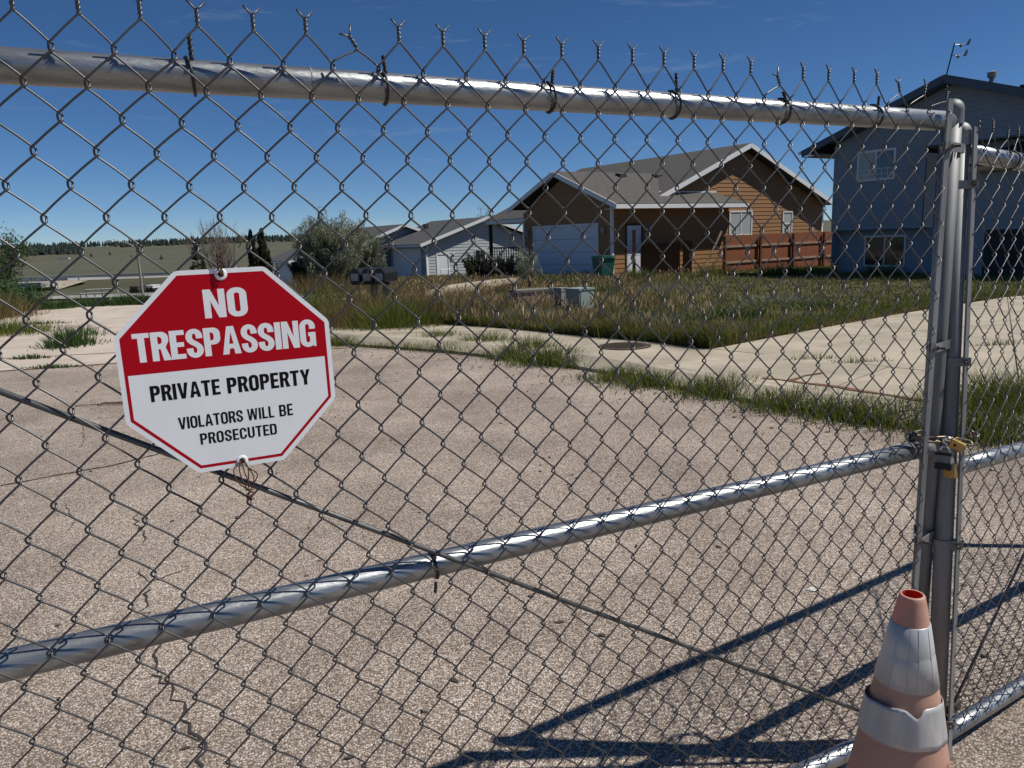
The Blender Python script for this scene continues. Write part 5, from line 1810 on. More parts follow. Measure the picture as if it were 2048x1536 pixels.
# leafy shrubs and weeds
def leaf_cloud(centres, radii, n, size, aspect=1.0, flat=0.0, upward=0.0):
    """n small leaf quads spread through overlapping blobs; returns V, quads, blob id"""
    C_ = np.array(centres, float)
    Rr_ = np.array(radii, float)
    wgt = Rr_.prod(axis=1) ** 0.8
    idx = rng.choice(len(C_), n, p=wgt / wgt.sum())
    d = rng.normal(0, 1, (n, 3))
    d /= np.linalg.norm(d, axis=1)[:, None]
    rad = rng.uniform(0, 1, n) ** 0.45
    p = C_[idx] + d * Rr_[idx] * rad[:, None]
    ax = rng.normal(0, 1, (n, 3)) + np.array([0, 0, upward])
    ax /= np.linalg.norm(ax, axis=1)[:, None]
    b = rng.normal(0, 1, (n, 3))
    b -= ax * (b * ax).sum(1)[:, None]
    b /= np.linalg.norm(b, axis=1)[:, None]
    sz = size * rng.uniform(0.55, 1.35, n)
    l_ = ax * (sz * aspect)[:, None]
    w_ = b * (sz * 0.5)[:, None]
    V = np.empty((n, 4, 3))
    V[:, 0], V[:, 1], V[:, 2], V[:, 3] = p - l_ * 0.5, p + w_ * 0.5, p + l_ * 0.5, p - w_ * 0.5
    F_ = np.arange(n)[:, None] * 4 + np.array([[0, 1, 2, 3]])
    return V.reshape(-1, 3), F_, idx

def branchy(mb, p, d, L_, r, depth, spread, seg=3, up=0.15, tips=None, kids=3, shrink=0.68):
    pts = [Vector(p)]
    dd = Vector(d).normalized()
    for i in range(seg):
        dd = (dd + Vector((random.gauss(0, 0.10), random.gauss(0, 0.10), up * random.uniform(0, 1)))).normalized()
        pts.append(pts[-1] + dd * (L_ / seg))
    mb.tube(pts, [r * (1 - 0.45 * i / seg) for i in range(seg + 1)], 5 if depth > 1 else 4)
    if tips is not None:
        tips.append(pts[-1])
        if depth <= 1:
            tips.append(pts[1])
    if depth <= 0:
        return
    for k in range(kids):
        i = random.randint(1, seg)
        a = random.uniform(0, 2 * math.pi)
        side = dd.orthogonal().normalized()
        side.rotate(Matrix.Rotation(a, 3, dd))
        nd = (dd + side * spread * random.uniform(0.5, 1.2)).normalized()
        branchy(mb, pts[i] if k else pts[-1], nd, L_ * shrink * random.uniform(0.75, 1.15), r * 0.55, depth - 1, spread, seg, up, tips, kids, shrink)

def leafy_tree(name, label, cat, base, trunk_h, spread_r, height, leaf_mat, n_leaf, leaf_size, depth=3, kids=4, trunk_r=0.10, blob=0.5, aspect=1.6, stems=1, up=0.25, spread=0.75, tint=(0.5, 0.25), lean=0.15, group=None, upward=0.3, low=False):
    t = thing(name, label, cat, base, group=group)
    mb = MB()
    tips = []
    for s in range(stems):
        a = random.uniform(0, 6.28)
        d = Vector((math.cos(a) * (lean + (0.35 if stems > 1 else 0)), math.sin(a) * (lean + (0.35 if stems > 1 else 0)), 1)).normalized()
        q = Vector((math.cos(a) * 0.12, math.sin(a) * 0.12, -0.15)) if stems > 1 else Vector((0, 0, -0.15))
        e = q + d * (trunk_h + 0.15)
        mb.tube([q, q.lerp(e, 0.5), e], [trunk_r, trunk_r * 0.85, trunk_r * 0.7], 8)
        for k in range(kids):
            aa = 2 * math.pi * k / kids + random.uniform(-0.4, 0.4)
            dd = Vector((math.cos(aa) * spread, math.sin(aa) * spread, random.uniform(0.5, 1.2))).normalized()
            branchy(mb, q.lerp(e, random.uniform(0.6 if not low else 0.1, 1.0)), dd, (height - trunk_h) * random.uniform(0.38, 0.52), trunk_r * 0.5, depth - 1, spread, 3, up, tips, 3)
    mb.build('trunk', M['bark'], t, smooth=True)
    tp = np.array([tuple(p) for p in tips])
    # keep the crown inside its real outline
    if len(tp):
        rad = np.full((len(tp), 3), blob) * rng.uniform(0.5, 1.3, (len(tp), 1))
        V, F_, idx = leaf_cloud(tp, rad, n_leaf, leaf_size, aspect, 0, upward)
        bt = rng.normal(0, tint[1] * 0.7, len(tp))
        tn = np.clip(tint[0] + bt[idx] + rng.normal(0, tint[1] * 0.5, n_leaf), 0, 1)
        mesh_np('crown', V, F_, M[leaf_mat], np.repeat(tn, 4), t)
    return t

def height_to(py, px, base):
    return at_depth(px, py, base.y).z - base.z

def ground_at(px, py, Y):
    p = at_depth(px, py, Y)
    return Vector((p.x, p.y, terrain_z(p.x, p.y)))

# grey-green tree between the sign and the grey house: many upright leafy shoots
def shoot_tree(name, label, base, h, rx, n_shoot, leaf_mat, n_leaf, leaf_size, tint, low=0.0, cat='tree'):
    t = thing(name, label, cat, base)
    mb = MB()
    mb.tube([(0, 0, -0.2), (0.05, 0, h * 0.2), (0.0, 0.05, h * 0.42)], [h * 0.033, h * 0.025, h * 0.014], 8)
    V_, F_, T_ = [], [], []
    off = 0
    for k in range(n_shoot):
        a = random.uniform(0, 2 * math.pi)
        f = math.sqrt(random.random())
        root = Vector((math.cos(a) * rx * f * 0.35, math.sin(a) * rx * f * 0.35, h * random.uniform(low, 0.45)))
        d = Vector((math.cos(a) * f * 0.9, math.sin(a) * f * 0.9, random.uniform(0.35, 1.3))).normalized()
        # crown outline: a lopsided dome
        reach = 1.0
        dome = lambda p: ((p.x / rx) ** 2 + (p.y / rx) ** 2 + ((p.z - h * 0.45) / (h * 0.55)) ** 2)
        L_ = random.uniform(0.5, 1.0) * h * 0.55
        pts = [root]
        for i in range(5):
            d = (d + Vector((random.gauss(0, 0.06), random.gauss(0, 0.06), 0.10))).normalized()
            nx_ = pts[-1] + d * L_ / 5
            if dome(nx_) > random.uniform(0.85, 1.2):
                break
            pts.append(nx_)
        if len(pts) < 2:
            continue
        mb.tube(pts, [h * 0.006 * (1 - 0.15 * i) for i in range(len(pts))], 4)
        n = int(n_leaf / n_shoot)
        C_ = [p for p in pts[1:]]
        v, q, idx = leaf_cloud([tuple(p) for p in C_], [[h * 0.05, h * 0.05, h * 0.062]] * len(C_), n, leaf_size, 2.6, 0, 1.0)
        V_.append(v); F_.append(q + off); off += len(v)
        T_.append(np.repeat(np.clip(random.gauss(tint[0], tint[1]) + rng.normal(0, 0.12, n), 0, 1), 4))
    mb.build('trunk', M['bark'], t, smooth=True)
    mesh_np('crown', np.concatenate(V_), np.concatenate(F_), M[leaf_mat], np.concatenate(T_), t)
    return t
b = ground_at(668, 570, 43); b.z = -0.85
shoot_tree('russian_olive_tree', 'bushy grey green tree standing left of the pale grey house', b, height_to(408, 668, b), 2.2, 260, 'olive', 36000, 0.085, (0.5, 0.22))
b = ground_at(735, 570, 46); b.z = -0.9
shoot_tree('russian_olive_tree', 'smaller grey green tree against the left wall of the grey house', b, 3.6, 1.25, 90, 'olive', 9000, 0.085, (0.42, 0.2))
b = ground_at(612, 575, 44); b.z = -1.0
shoot_tree('dark_shrub', 'dark green shrub at the left foot of the grey green tree', b, 2.2, 1.1, 70, 'dark_leaf', 7000, 0.09, (0.55, 0.2), cat='shrub')
# leafy tree at the left edge
b = ground_at(-75, 640, 23)
leafy_tree('green_tree', 'light green young leafed tree at the left edge of the street', 'tree', b, 1.2, 1.8, 4.0, 'leaf', 13000, 0.055, 3, 5, 0.09, 0.34, 1.8, 2, 0.2, 0.8, (0.6, 0.22), low=True)
for px_, py_, Y_, lb_ in ((15, 600, 21, 'low green bush under the light green tree'), (-20, 560, 26, 'green bush behind the light green tree'), (28, 585, 25, 'pale green bush right of the light green tree')):
    b = ground_at(px_, py_, Y_)
    leafy_tree('green_bush', lb_, 'bush', b, 0.3, 0.9, 1.9, 'leaf', 5200, 0.055, 2, 6, 0.04, 0.34, 1.6, 3, 0.1, 0.9, (0.5, 0.2), low=True)
# bare tree and its neighbours beyond the sign
b = ground_at(441, 560, 62)
bt_h = height_to(445, 441, b)
t = thing('bare_tree', 'leafless many stemmed tree above the top of the sign', 'tree', b)
mb = MB()
for k in range(11):
    a = random.uniform(0, 6.28)
    f = random.uniform(0.05, 0.55)
    branchy(mb, (math.cos(a) * 0.1, math.sin(a) * 0.1, -0.2), (math.cos(a) * f, math.sin(a) * f, 1), bt_h * 0.52, 0.055, 3, 0.36, 3, 0.35, None, 4, 0.58)
mb.build('branches', M['twig'], t, smooth=True)
for px_, Y_, h_, w_, lb_ in ((510, 60, 463, 0.36, 'narrow dark evergreen column, left of the pair above the sign'), (531, 61, 459, 0.62, 'wide dark evergreen column, right of the pair above the sign')):
    b = ground_at(px_, 560, Y_)
    h_ = height_to(h_, px_, b)
    t = thing('evergreen_column', lb_, 'tree', b, group='dark evergreen columns above the sign')
    MB().tube([(0, 0, -0.2), (0, 0, h_ * 0.8)], [0.09, 0.03], 6).build('trunk', M['bark'], t)
    cs, rs = [], []
    for k in range(150):
        zz = random.uniform(0.03, 0.98)
        wdt = w_ * 1.35 * (1 - zz ** 2.6) * (0.8 + 0.2 * min(1, zz * 5)) + 0.06
        a = random.uniform(0, 6.28)
        q = random.random() ** 0.5
        cs.append((math.cos(a) * wdt * q * 0.8, math.sin(a) * wdt * q * 0.8, zz * h_))
        rs.append((0.13, 0.13, 0.34))
    V, F_, idx = leaf_cloud(cs, rs, 16000, 0.10, 2.2, 0, 1.5)
    mesh_np('crown', V, F_, M['dark_leaf'], np.repeat(np.clip(rng.normal(0.5, 0.25, 16000), 0, 1), 4), t)
b = ground_at(399, 560, 58)
sp_h = height_to(482, 399, b)
t = thing('spruce', 'small blue green spruce left of the bare tree', 'tree', b)
MB().tube([(0, 0, -0.2), (0, 0, sp_h)], [0.08, 0.02], 6).build('trunk', M['bark'], t)
cs, rs = [], []
for k in range(130):
    zz = random.random() ** 1.2
    wdt = 0.95 * (1 - zz) + 0.05
    a = random.uniform(0, 6.28)
    cs.append((math.cos(a) * wdt, math.sin(a) * wdt, 0.1 + zz * sp_h - wdt * 0.1))
    rs.append((0.20, 0.20, 0.09))
V, F_, idx = leaf_cloud(cs, rs, 8000, 0.07, 2.2, 0, 0.2)
mesh_np('crown', V, F_, M['dark_leaf'], np.repeat(np.clip(rng.normal(0.75, 0.2, 8000), 0, 1), 4), t)
# tree beyond the grey house roof
b = ground_at(955, 540, 84)
shoot_tree('budding_tree', 'thin yellow green tree showing over the grey house roof', b, height_to(406, 955, b), 2.7, 70, 'leaf', 7000, 0.10, (0.8, 0.15), 0.1)
# dark ornamental bushes under the porch, sapling, weeds at the garage
b = ground_at(955, 575, 36); b.z = -0.55
shoot_tree('dark_shrub', 'dark shrub at the left end of the shaded porch', b, 1.75, 0.75, 60, 'dark_leaf', 7000, 0.05, (0.6, 0.25), cat='shrub')
b = ground_at(1000, 578, 34); b.z = -0.5
shoot_tree('dark_shrub', 'dark shrub in front of the shaded porch deck', b, 1.5, 1.0, 70, 'dark_leaf', 8000, 0.05, (0.3, 0.2), cat='shrub')
b = ground_at(1057, 590, 24); b.z = -0.25
shoot_tree('sapling', 'thin grey green sapling beside the garage door', b, 1.75, 0.42, 26, 'olive', 1100, 0.045, (0.6, 0.2), 0.25, 'sapling')
for px_, lb_ in ((1092, 'rounded green weed in front of the garage door, left one'), (1165, 'rounded green weed in front of the garage door beside the bin')):
    b = ground_at(px_, 556, 29.5); b.z = -0.42
    tuft('green_weed', lb_, 'weed', b, 700, (0.34, 0.25), 0.62, 'greengrass', 0.03, 'weeds in front of the garage door', droop=0.6)
for px_, py_, Y_, lb_, h_ in ((1275, 556, 30.5, 'dark green weed under the side door of the brown house', 0.7), (1560, 565, 29, 'dark weedy clump at the foot of the reddish fence', 0.8), (1610, 560, 30, 'dark weed clump at the right end of the reddish fence', 0.6), (1420, 562, 30, 'tall dark weed by the leaning board', 0.8), (1760, 560, 27, 'dry weeds in front of the lower window of the blue house', 0.7)):
    b = ground_at(px_, py_, Y_); b.z = -0.45
    tuft('tall_weed', lb_, 'weed', b, 900, (0.55, 0.3), h_, 'greengrass', 0.022, None, droop=0.5, hi=0.7)
# shrubby clumps between sign and kerb
for px_, py_, z_, h_, sp_, mt_, lb_ in ((655, 640, 0.1, 0.75, (0.5, 0.4), 'greengrass', 'rounded green clump just right of the upper sign edge'), (745, 640, 0.1, 0.75, (0.7, 0.4), 'drygrass', 'straw coloured clump right of the sign'), (690, 655, 0.1, 0.55, (0.45, 0.3), 'drygrass', 'low dead brown clump at the right edge of the sign'),
                                     (795, 655, 0.1, 0.62, (0.4, 0.3), 'greengrass', 'green clump below the mailboxes'), (860, 640, 0.12, 0.70, (0.8, 0.4), 'drygrass', 'tan grass clump at the sidewalk left of the manhole'), (640, 585, 0.0, 0.8, (1.2, 0.5), 'drygrass', 'straw coloured clump beyond the side path')):
    c = on_z(px_, py_, z_)
    tuft('grass_clump', lb_, 'grass clump', (c.x, c.y, z_ - 0.05), 2200, sp_, h_, mt_, 0.009, None, droop=0.45)
# plants growing through the street concrete
for px_, py_, n_, sp_, h_, lb_ in ((142, 692, 520, (0.20, 0.20), 0.34, 'big green weed growing out of the street concrete left of the sign'), (160, 672, 160, (0.26, 0.18), 0.28, 'stalky weed behind the big green street weed'), (62, 718, 160, (0.16, 0.04), 0.09, 'small low weed in the street joint at the left edge'), (38, 664, 140, (0.15, 0.05), 0.09, 'tiny flat weed on the pale street concrete'),
                                  (112, 618, 420, (0.25, 0.12), 0.34, 'weed at the far end of the street beyond the big weed'), (62, 618, 420, (0.25, 0.2), 0.45, 'dark green bushy weed at the left far end of the street'), (155, 613, 480, (0.3, 0.2), 0.36, 'leafy weed at the far street edge, left of the row by the sign'), (195, 612, 420, (0.3, 0.2), 0.32, 'leafy weed in the middle of the far street edge'),
                                  (245, 610, 520, (0.35, 0.2), 0.36, 'leafy weed at the far street edge touching the sign'), (270, 608, 520, (0.35, 0.2), 0.40, 'tallest leafy weed at the far street edge beside the lamp post'), (90, 648, 160, (0.35, 0.04), 0.10, 'thin weed line in a street joint behind the big weed'), (105, 736, 180, (0.22, 0.03), 0.07, 'thin weed line along the street joint')):
    c = on_z(px_, py_, 0.0)
    tuft('street_weed', lb_, 'weed', (c.x, c.y, 0.0), n_, sp_, h_, 'leaf', 0.016, 'weeds growing in the street', droop=0.55)
for px_, py_, h_, lb_ in ((-12, 636, 0.75, 'straw coloured bank at the left edge of the street'), (6, 668, 0.42, 'dark green grass at the foot of the straw bank')):
    c = on_z(px_, py_, 0.0)
    tuft('grass_clump', lb_, 'grass clump', (c.x, c.y, -0.05), 1600, (0.5, 0.5), h_, 'drygrass' if h_ > 0.6 else 'greengrass', 0.010, None, droop=0.4)
for px_, py_, z_, n_, sp_, h_, mt_, lb_ in ((1385, 676, 0.12, 700, (0.30, 0.22), 0.30, 'leaf', 'leafy green weed at the corner of lawn and driveway'), (1465, 640, 0.06, 500, (0.35, 0.25), 0.30, 'leaf', 'green weed in the lawn above the corner weed'), (1310, 655, 0.10, 420, (0.30, 0.2), 0.28, 'olive', 'pale weed at the lawn edge left of the corner weed'),
                                                (1250, 640, 0.08, 420, (0.4, 0.25), 0.30, 'leaf', 'green weed patch in the straw behind the manhole'), (900, 625, 0.05, 700, (0.5, 0.3), 0.42, 'olive', 'pale grey green weed in the straw above the sidewalk bend'), (960, 640, 0.09, 600, (0.4, 0.25), 0.36, 'olive', 'whitish weed at the sidewalk edge left of the manhole'),
                                                (1060, 640, 0.09, 500, (0.4, 0.2), 0.32, 'olive', 'pale weed at the sidewalk edge below the pedestal'), (1640, 620, 0.02, 420, (0.4, 0.3), 0.22, 'leaf', 'low green weed in the lawn near the driveway'), (1560, 600, 0.0, 500, (0.5, 0.3), 0.30, 'olive', 'pale weed in the middle of the green lawn'),
                                                (1200, 585, -0.05, 700, (0.6, 0.35), 0.42, 'leaf', 'green weed in the grass behind the utility cabinet'), (1330, 580, -0.08, 700, (0.7, 0.35), 0.40, 'olive', 'pale weed in the grass below the side door')):
    c = on_z(px_, py_, z_)
    zz = float(lawn_z(np.array([c.x]), np.array([c.y]))[0])
    tuft('lawn_weed', lb_, 'weed', (c.x, c.y, zz), n_, sp_, h_, mt_, 0.02, 'weeds standing in the lawn', droop=0.5)
# weeds in the driveway joints
for px_, py_, lb_ in ((1620, 718, 'short weeds in the joint between sidewalk and driveway'), (1720, 724, 'green weeds in the driveway joint near the gate post'), (1990, 690, 'weeds in the far driveway joint right of the posts')):
    c = on_z(px_, py_, KERB_Z)
    tuft('joint_weed', lb_, 'weed', (c.x, c.y, KERB_Z - 0.02), 160, (0.22, 0.03), 0.10, 'greengrass', 0.006, 'weeds in the driveway joints')

# ------------------------------------------------------------------ street furniture and utility boxes
b = ground_at(1207, 556, 30.8); b.z = -0.42
bn = thing('wheeled_bin', 'dark green wheeled bin with lid at the garage corner', 'bin', b, R(25))
MB().add([(-0.24, -0.28, 0.06), (0.24, -0.28, 0.06), (0.24, 0.28, 0.06), (-0.24, 0.28, 0.06), (-0.31, -0.38, 1.02), (0.31, -0.38, 1.02), (0.31, 0.38, 1.02), (-0.31, 0.38, 1.02)], [(0, 3, 2, 1), (4, 5, 6, 7), (0, 1, 5, 4), (1, 2, 6, 5), (2, 3, 7, 6), (3, 0, 4, 7)]).build('body', M['bin'], bn)
MB().prism([(-0.34, -0.42, 1.03), (0.34, -0.42, 1.03), (0.34, 0.44, 1.03), (-0.34, 0.44, 1.03)], (0, 0, 0.04)).prism([(-0.28, -0.36, 1.07), (0.28, -0.36, 1.07), (0.28, 0.40, 1.07), (-0.28, 0.40, 1.07)], (0, 0, 0.05)).build('lid', M['bin'], bn)
for sx_ in (-1, 1):
    MB().tube([(sx_ * 0.24, 0.30, 0.13), (sx_ * 0.31, 0.30, 0.13)], 0.13, 16).build('wheel', M['rubber'], bn)
MB().tube([(-0.25, 0.47, 0.98), (0.25, 0.47, 0.98)], 0.018, 8).build('handle', M['bin'], bn)

c = on_z(1160, 622, 0.02)
tf = thing('transformer_box', 'grey green utility cabinet standing in the dry grass', 'utility box', (c.x, c.y, -0.05), R(38))
MB().box(-0.20, 0.20, -0.20, 0.20, 0.0, 0.50).build('cabinet', M['util'], tf)
MB().prism([(-0.22, -0.22, 0.50), (0.22, -0.22, 0.50), (0.22, 0.22, 0.50), (-0.22, 0.22, 0.50)], (0, 0, 0.035)).build('lid', M['util'], tf)
MB().box(-0.17, 0.17, -0.212, -0.201, 0.06, 0.46).build('door', M['util'], tf)
MB().box(0.10, 0.13, -0.225, -0.213, 0.22, 0.30).build('latch', M['iron'], tf)
c = on_z(1123, 618, 0.02)
pd = thing('pedestal', 'narrow pale utility pedestal left of the grey green cabinet', 'utility box', (c.x, c.y, -0.05), R(38))
MB().box(-0.095, 0.095, -0.11, 0.11, 0.0, 0.50).build('post', M['utilgrey'], pd)
MB().prism([(-0.105, -0.12, 0.44), (0.105, -0.12, 0.44), (0.105, 0.12, 0.44), (-0.105, 0.12, 0.44)], (0, 0, 0.075)).build('cap', M['utilgrey'], pd)
c = on_z(1086, 612, 0.0)
vt = thing('utility_vault', 'long low weathered box lid in the grass behind the pedestal', 'utility box', (c.x - 0.1, c.y + 1.9, -0.16), R(18))
MB().box(-0.56, 0.56, -0.3, 0.3, 0.0, 0.36).build('box', M['oldwood'], vt)
MB().box(-0.58, 0.58, -0.32, 0.32, 0.36, 0.42).build('lid', M['vaultlid'], vt)

c = on_z(752, 632, 0.08)
mbx = thing('mailbox_row', 'row of black mailboxes on a post above the straw grass', 'mailbox', (c.x, c.y, -0.02), R(-20))
mbx.scale = (1.15, 1.15, 1.22)
MB().box(-0.05, 0.05, -0.05, 0.05, 0.0, 0.60).build('post', M['polewood'], mbx)
MB().box(0.18, 0.26, -0.04, 0.04, 0.0, 0.60).build('post', M['polewood'], mbx)
MB().box(-0.34, 0.40, -0.16, 0.20, 0.60, 0.64).build('shelf', M['deck'], mbx)
for i in range(3):
    x0 = -0.32 + i * 0.235
    pr = [(x0, 0.0), (x0 + 0.2, 0.0), (x0 + 0.2, 0.14), (x0 + 0.165, 0.20), (x0 + 0.10, 0.225), (x0 + 0.035, 0.20), (x0, 0.14)]
    o = MB().prism([(x, -0.24, 0.64 + z) for x, z in pr], (0, 0.46, 0)).build('mailbox', M['mailbox'], mbx)
    MB().prism([(x0 + 0.03, -0.247, 0.67), (x0 + 0.17, -0.247, 0.67), (x0 + 0.17, -0.247, 0.78), (x0 + 0.03, -0.247, 0.78)], (0, 0.006, 0)).build('door_plate', M['maillabel'], o)

# street lamp down the slope
b = at_depth(287, 600, 78)
lh = 78 / FPX
zb = terrain_z(b.x, b.y)
sl_ = thing('street_lamp', 'tall street lamp with a long curved arm above the prairie', 'street lamp', (b.x, b.y, zb))
zt = at_depth(273, 486, 78).z - zb
MB().tube([(0, 0, -0.3), (0, 0, zt)], [0.14, 0.10], 10).build('pole', M['polewood'], sl_)
ar = smooth_path([(0, 0, zt - 0.5), (-0.7, -0.1, zt - 0.05), (-1.6, -0.2, zt + 0.22), (-2.3, -0.3, zt + 0.25)], 5)
MB().tube(ar, 0.04, 6).build('arm', M['lampgrey'], sl_)
MB().prism([(-2.2, -0.45, zt + 0.18), (-2.9, -0.50, zt + 0.12), (-2.95, -0.25, zt + 0.12), (-2.2, -0.15, zt + 0.18)], (0, 0, 0.18)).build('lamp_head', M['farwhite'], sl_)

# ------------------------------------------------------------------ far side of the valley
# road on its embankment, with an underpass
def emb_z(x): return 0
bk = at_depth(350, 553, 128)
EY, EZ = 128.0, bk.z
gap0, gap1 = at_depth(20, 560, 126).x, at_depth(112, 560, 126).x
gz = -4.9
def emb(x0, x1, name):
    MB().add([(x0, EY - 9, gz - 0.5), (x1, EY - 9, gz - 0.5), (x1, EY - 3, EZ), (x0, EY - 3, EZ), (x0, EY + 6, EZ), (x1, EY + 6, EZ), (x1, EY + 12, gz - 0.5), (x0, EY + 12, gz - 0.5)],
             [(0, 1, 2, 3), (3, 2, 5, 4), (4, 5, 6, 7), (0, 3, 4, 7), (1, 6, 5, 2)]).build(name, M['terrain'], None, kind='structure')
emb(-260, gap0 + 0.5, 'road_embankment')
emb(gap1 - 1.5, 90, 'road_embankment')
ub = thing('underpass', 'concrete road bridge over a dark opening in the embankment', 'bridge', ((gap0 + gap1) / 2, EY, gz))
w_ = (gap1 - gap0) / 2
MB().box(-w_ - 3, w_ + 2, -9.5, 11, EZ - gz - 0.7, EZ - gz + 0.1).build('deck', M['farroad'], ub)  # deck drawn out deeper so that it shades the opening
MB().box(-w_ - 8, w_ + 3, -3.9, -3.5, EZ - gz + 0.1, EZ - gz + 0.5).build('parapet', M['farroad'], ub)
MB().add([(w_ - 0.5, -4.2, EZ - gz + 0.1), (w_ + 6.5, -4.2, EZ - gz + 0.05), (w_ + 2.5, -6.0, EZ - gz - 1.2), (w_ - 0.5, -5.0, EZ - gz - 1.4), (w_ - 0.5, -3, EZ - gz - 1.4), (w_ + 2.5, -3, EZ - gz - 1.2)], [(0, 3, 2, 1), (3, 4, 5, 2), (0, 4, 3), (1, 2, 5), (0, 1, 5, 4)]).build('abutment', M['walk'], ub)
MB().box(-w_ - 1, w_ + 1, 6.0, 6.4, 0, EZ - gz - 0.9).build('rear_wall', M['crack'], ub)  # added back wall, its near-black stands in for shade under the bridge
MB().box(-w_ - 2, -w_ + 0.4, -9, 6, 0, EZ - gz - 0.7).build('pier_wall', M['soil'], ub)  # dark soil colour puts the bridge's shade into this lit face
o = MB().add([(-260, EY - 2.4, EZ + 0.02), (90, EY - 2.4, EZ + 0.02), (90, EY + 5, EZ + 0.02), (-260, EY + 5, EZ + 0.02)], [(0, 1, 2, 3)]).build('far_road', M['farroad'], None, kind='structure')
gr = thing('guard_rail', 'long pale guard rail along the road on the embankment', 'guard rail', (0, EY - 2.8, EZ))
MB().box(-240, 80, -0.05, 0.05, 0.45, 0.8).build('beam', M['pipe'], gr)
for i in range(60):
    MB().box(-240 + i * 5.3, -239.85 + i * 5.3, -0.08, 0.08, 0, 0.7).build('post', M['pipe'], gr)
# lower road bands in the valley
for nm, y0_, y1_, Yd in (('valley_road', 596, 603, 86), ('valley_lane', 583, 590, 100)):
    a0, a1 = at_depth(-600, (y0_ + y1_) / 2, Yd), at_depth(330, (y0_ + y1_) / 2, Yd)
    MB().add([(a0.x, Yd - 3, terrain_z(a0.x, Yd) + 0.25), (a1.x, Yd - 3, terrain_z(a1.x, Yd) + 0.25), (a1.x, Yd + 3, terrain_z(a1.x, Yd) + 0.30), (a0.x, Yd + 3, terrain_z(a0.x, Yd) + 0.30)], [(0, 1, 2, 3)]).build(nm, M['farroad'], None, kind='structure')
# pipe barrier and wire fence at the bottom of the slope
def pipe_at(name, label, p0_, p1_, Y_, r_, posts, group=None):
    a, b_ = at_depth(*p0_, Y_), at_depth(*p1_, Y_)
    t = thing(name, label, 'barrier', (a.x, a.y, a.z), group=group)
    MB().tube([(0, 0, 0), b_ - a], r_, 8).build('pipe', M['pipe'], t)
    for k in range(posts):
        f = k / max(1, posts - 1)
        q = (b_ - a) * f
        g = terrain_z(a.x + q.x, a.y) - a.z
        MB().tube([q, Vector((q.x, q.y, g - 0.2))], r_ * 0.8, 6).build('post', M['pipe'], t)
pipe_at('pipe_barrier', 'upper pale pipe barrier left of the street lamp', (171, 580), (235, 577), 60, 0.055, 3, 'pipe barriers down the slope')
pipe_at('pipe_barrier', 'middle pale pipe barrier below the upper one', (160, 588), (218, 585), 55, 0.045, 3, 'pipe barriers down the slope')
pipe_at('pipe_barrier', 'lowest pale pipe barrier left of the street lamp', (168, 596), (220, 594), 50, 0.06, 3, 'pipe barriers down the slope')
a, b_ = at_depth(0, 600, 34), at_depth(245, 600, 34)
wf_ = thing('wire_fence', 'thin post and wire fence beyond the far end of the street', 'fence', (a.x, a.y, 0))
for k in range(12):
    q = (b_ - a) * (k / 11)
    g = terrain_z(a.x + q.x, a.y + q.y)
    MB().tube([(q.x, q.y, g - 0.2), (q.x, q.y, g + 1.05)], 0.03 if k % 3 == 0 else 0.016, 6).build('post', M['iron'], wf_)
for h_ in (0.45, 0.75, 1.02):
    pts = [(((b_ - a) * (k / 11)).x, ((b_ - a) * (k / 11)).y, terrain_z(a.x + ((b_ - a) * (k / 11)).x, a.y) + h_) for k in range(12)]
    MB().tube(pts, 0.010, 4).build('strand', M['iron'], wf_)
# farm buildings and trailer specks on the plain
for px_, py_, Y_, w_, h_, nm, lb_, mt_ in ((128, 519, 620, 9, 2.6, 'farm_shed', 'tiny pale shed far out on the prairie', 'farwhite'), (306, 577, 92, 0.9, 0.7, 'trailer', 'small white trailer beside the street lamp', 'farwhite'), (276, 579, 90, 0.9, 0.7, 'parked_cart', 'small dark cart left of the lamp post', 'iron')):
    p = at_depth(px_, py_, Y_)
    z_ = p.z - h_ / 2
    t = thing(nm, lb_, nm.split('_')[-1], (p.x, p.y, z_))
    MB().box(-w_ / 2, w_ / 2, -1, 1, 0.3, h_).build('body', M[mt_], t)
    MB().box(-w_ / 2 - 0.05, w_ / 2 + 0.05, -1.05, 1.05, h_, h_ + 0.08).build('roof', M[mt_], t)
    for s in (-1, 1):
        MB().tube([(s * w_ * 0.3, -1.05, 0.25), (s * w_ * 0.3, 1.05, 0.25)], 0.28, 10).build('wheel' if nm != 'farm_shed' else 'footing', M['rubber'], t)
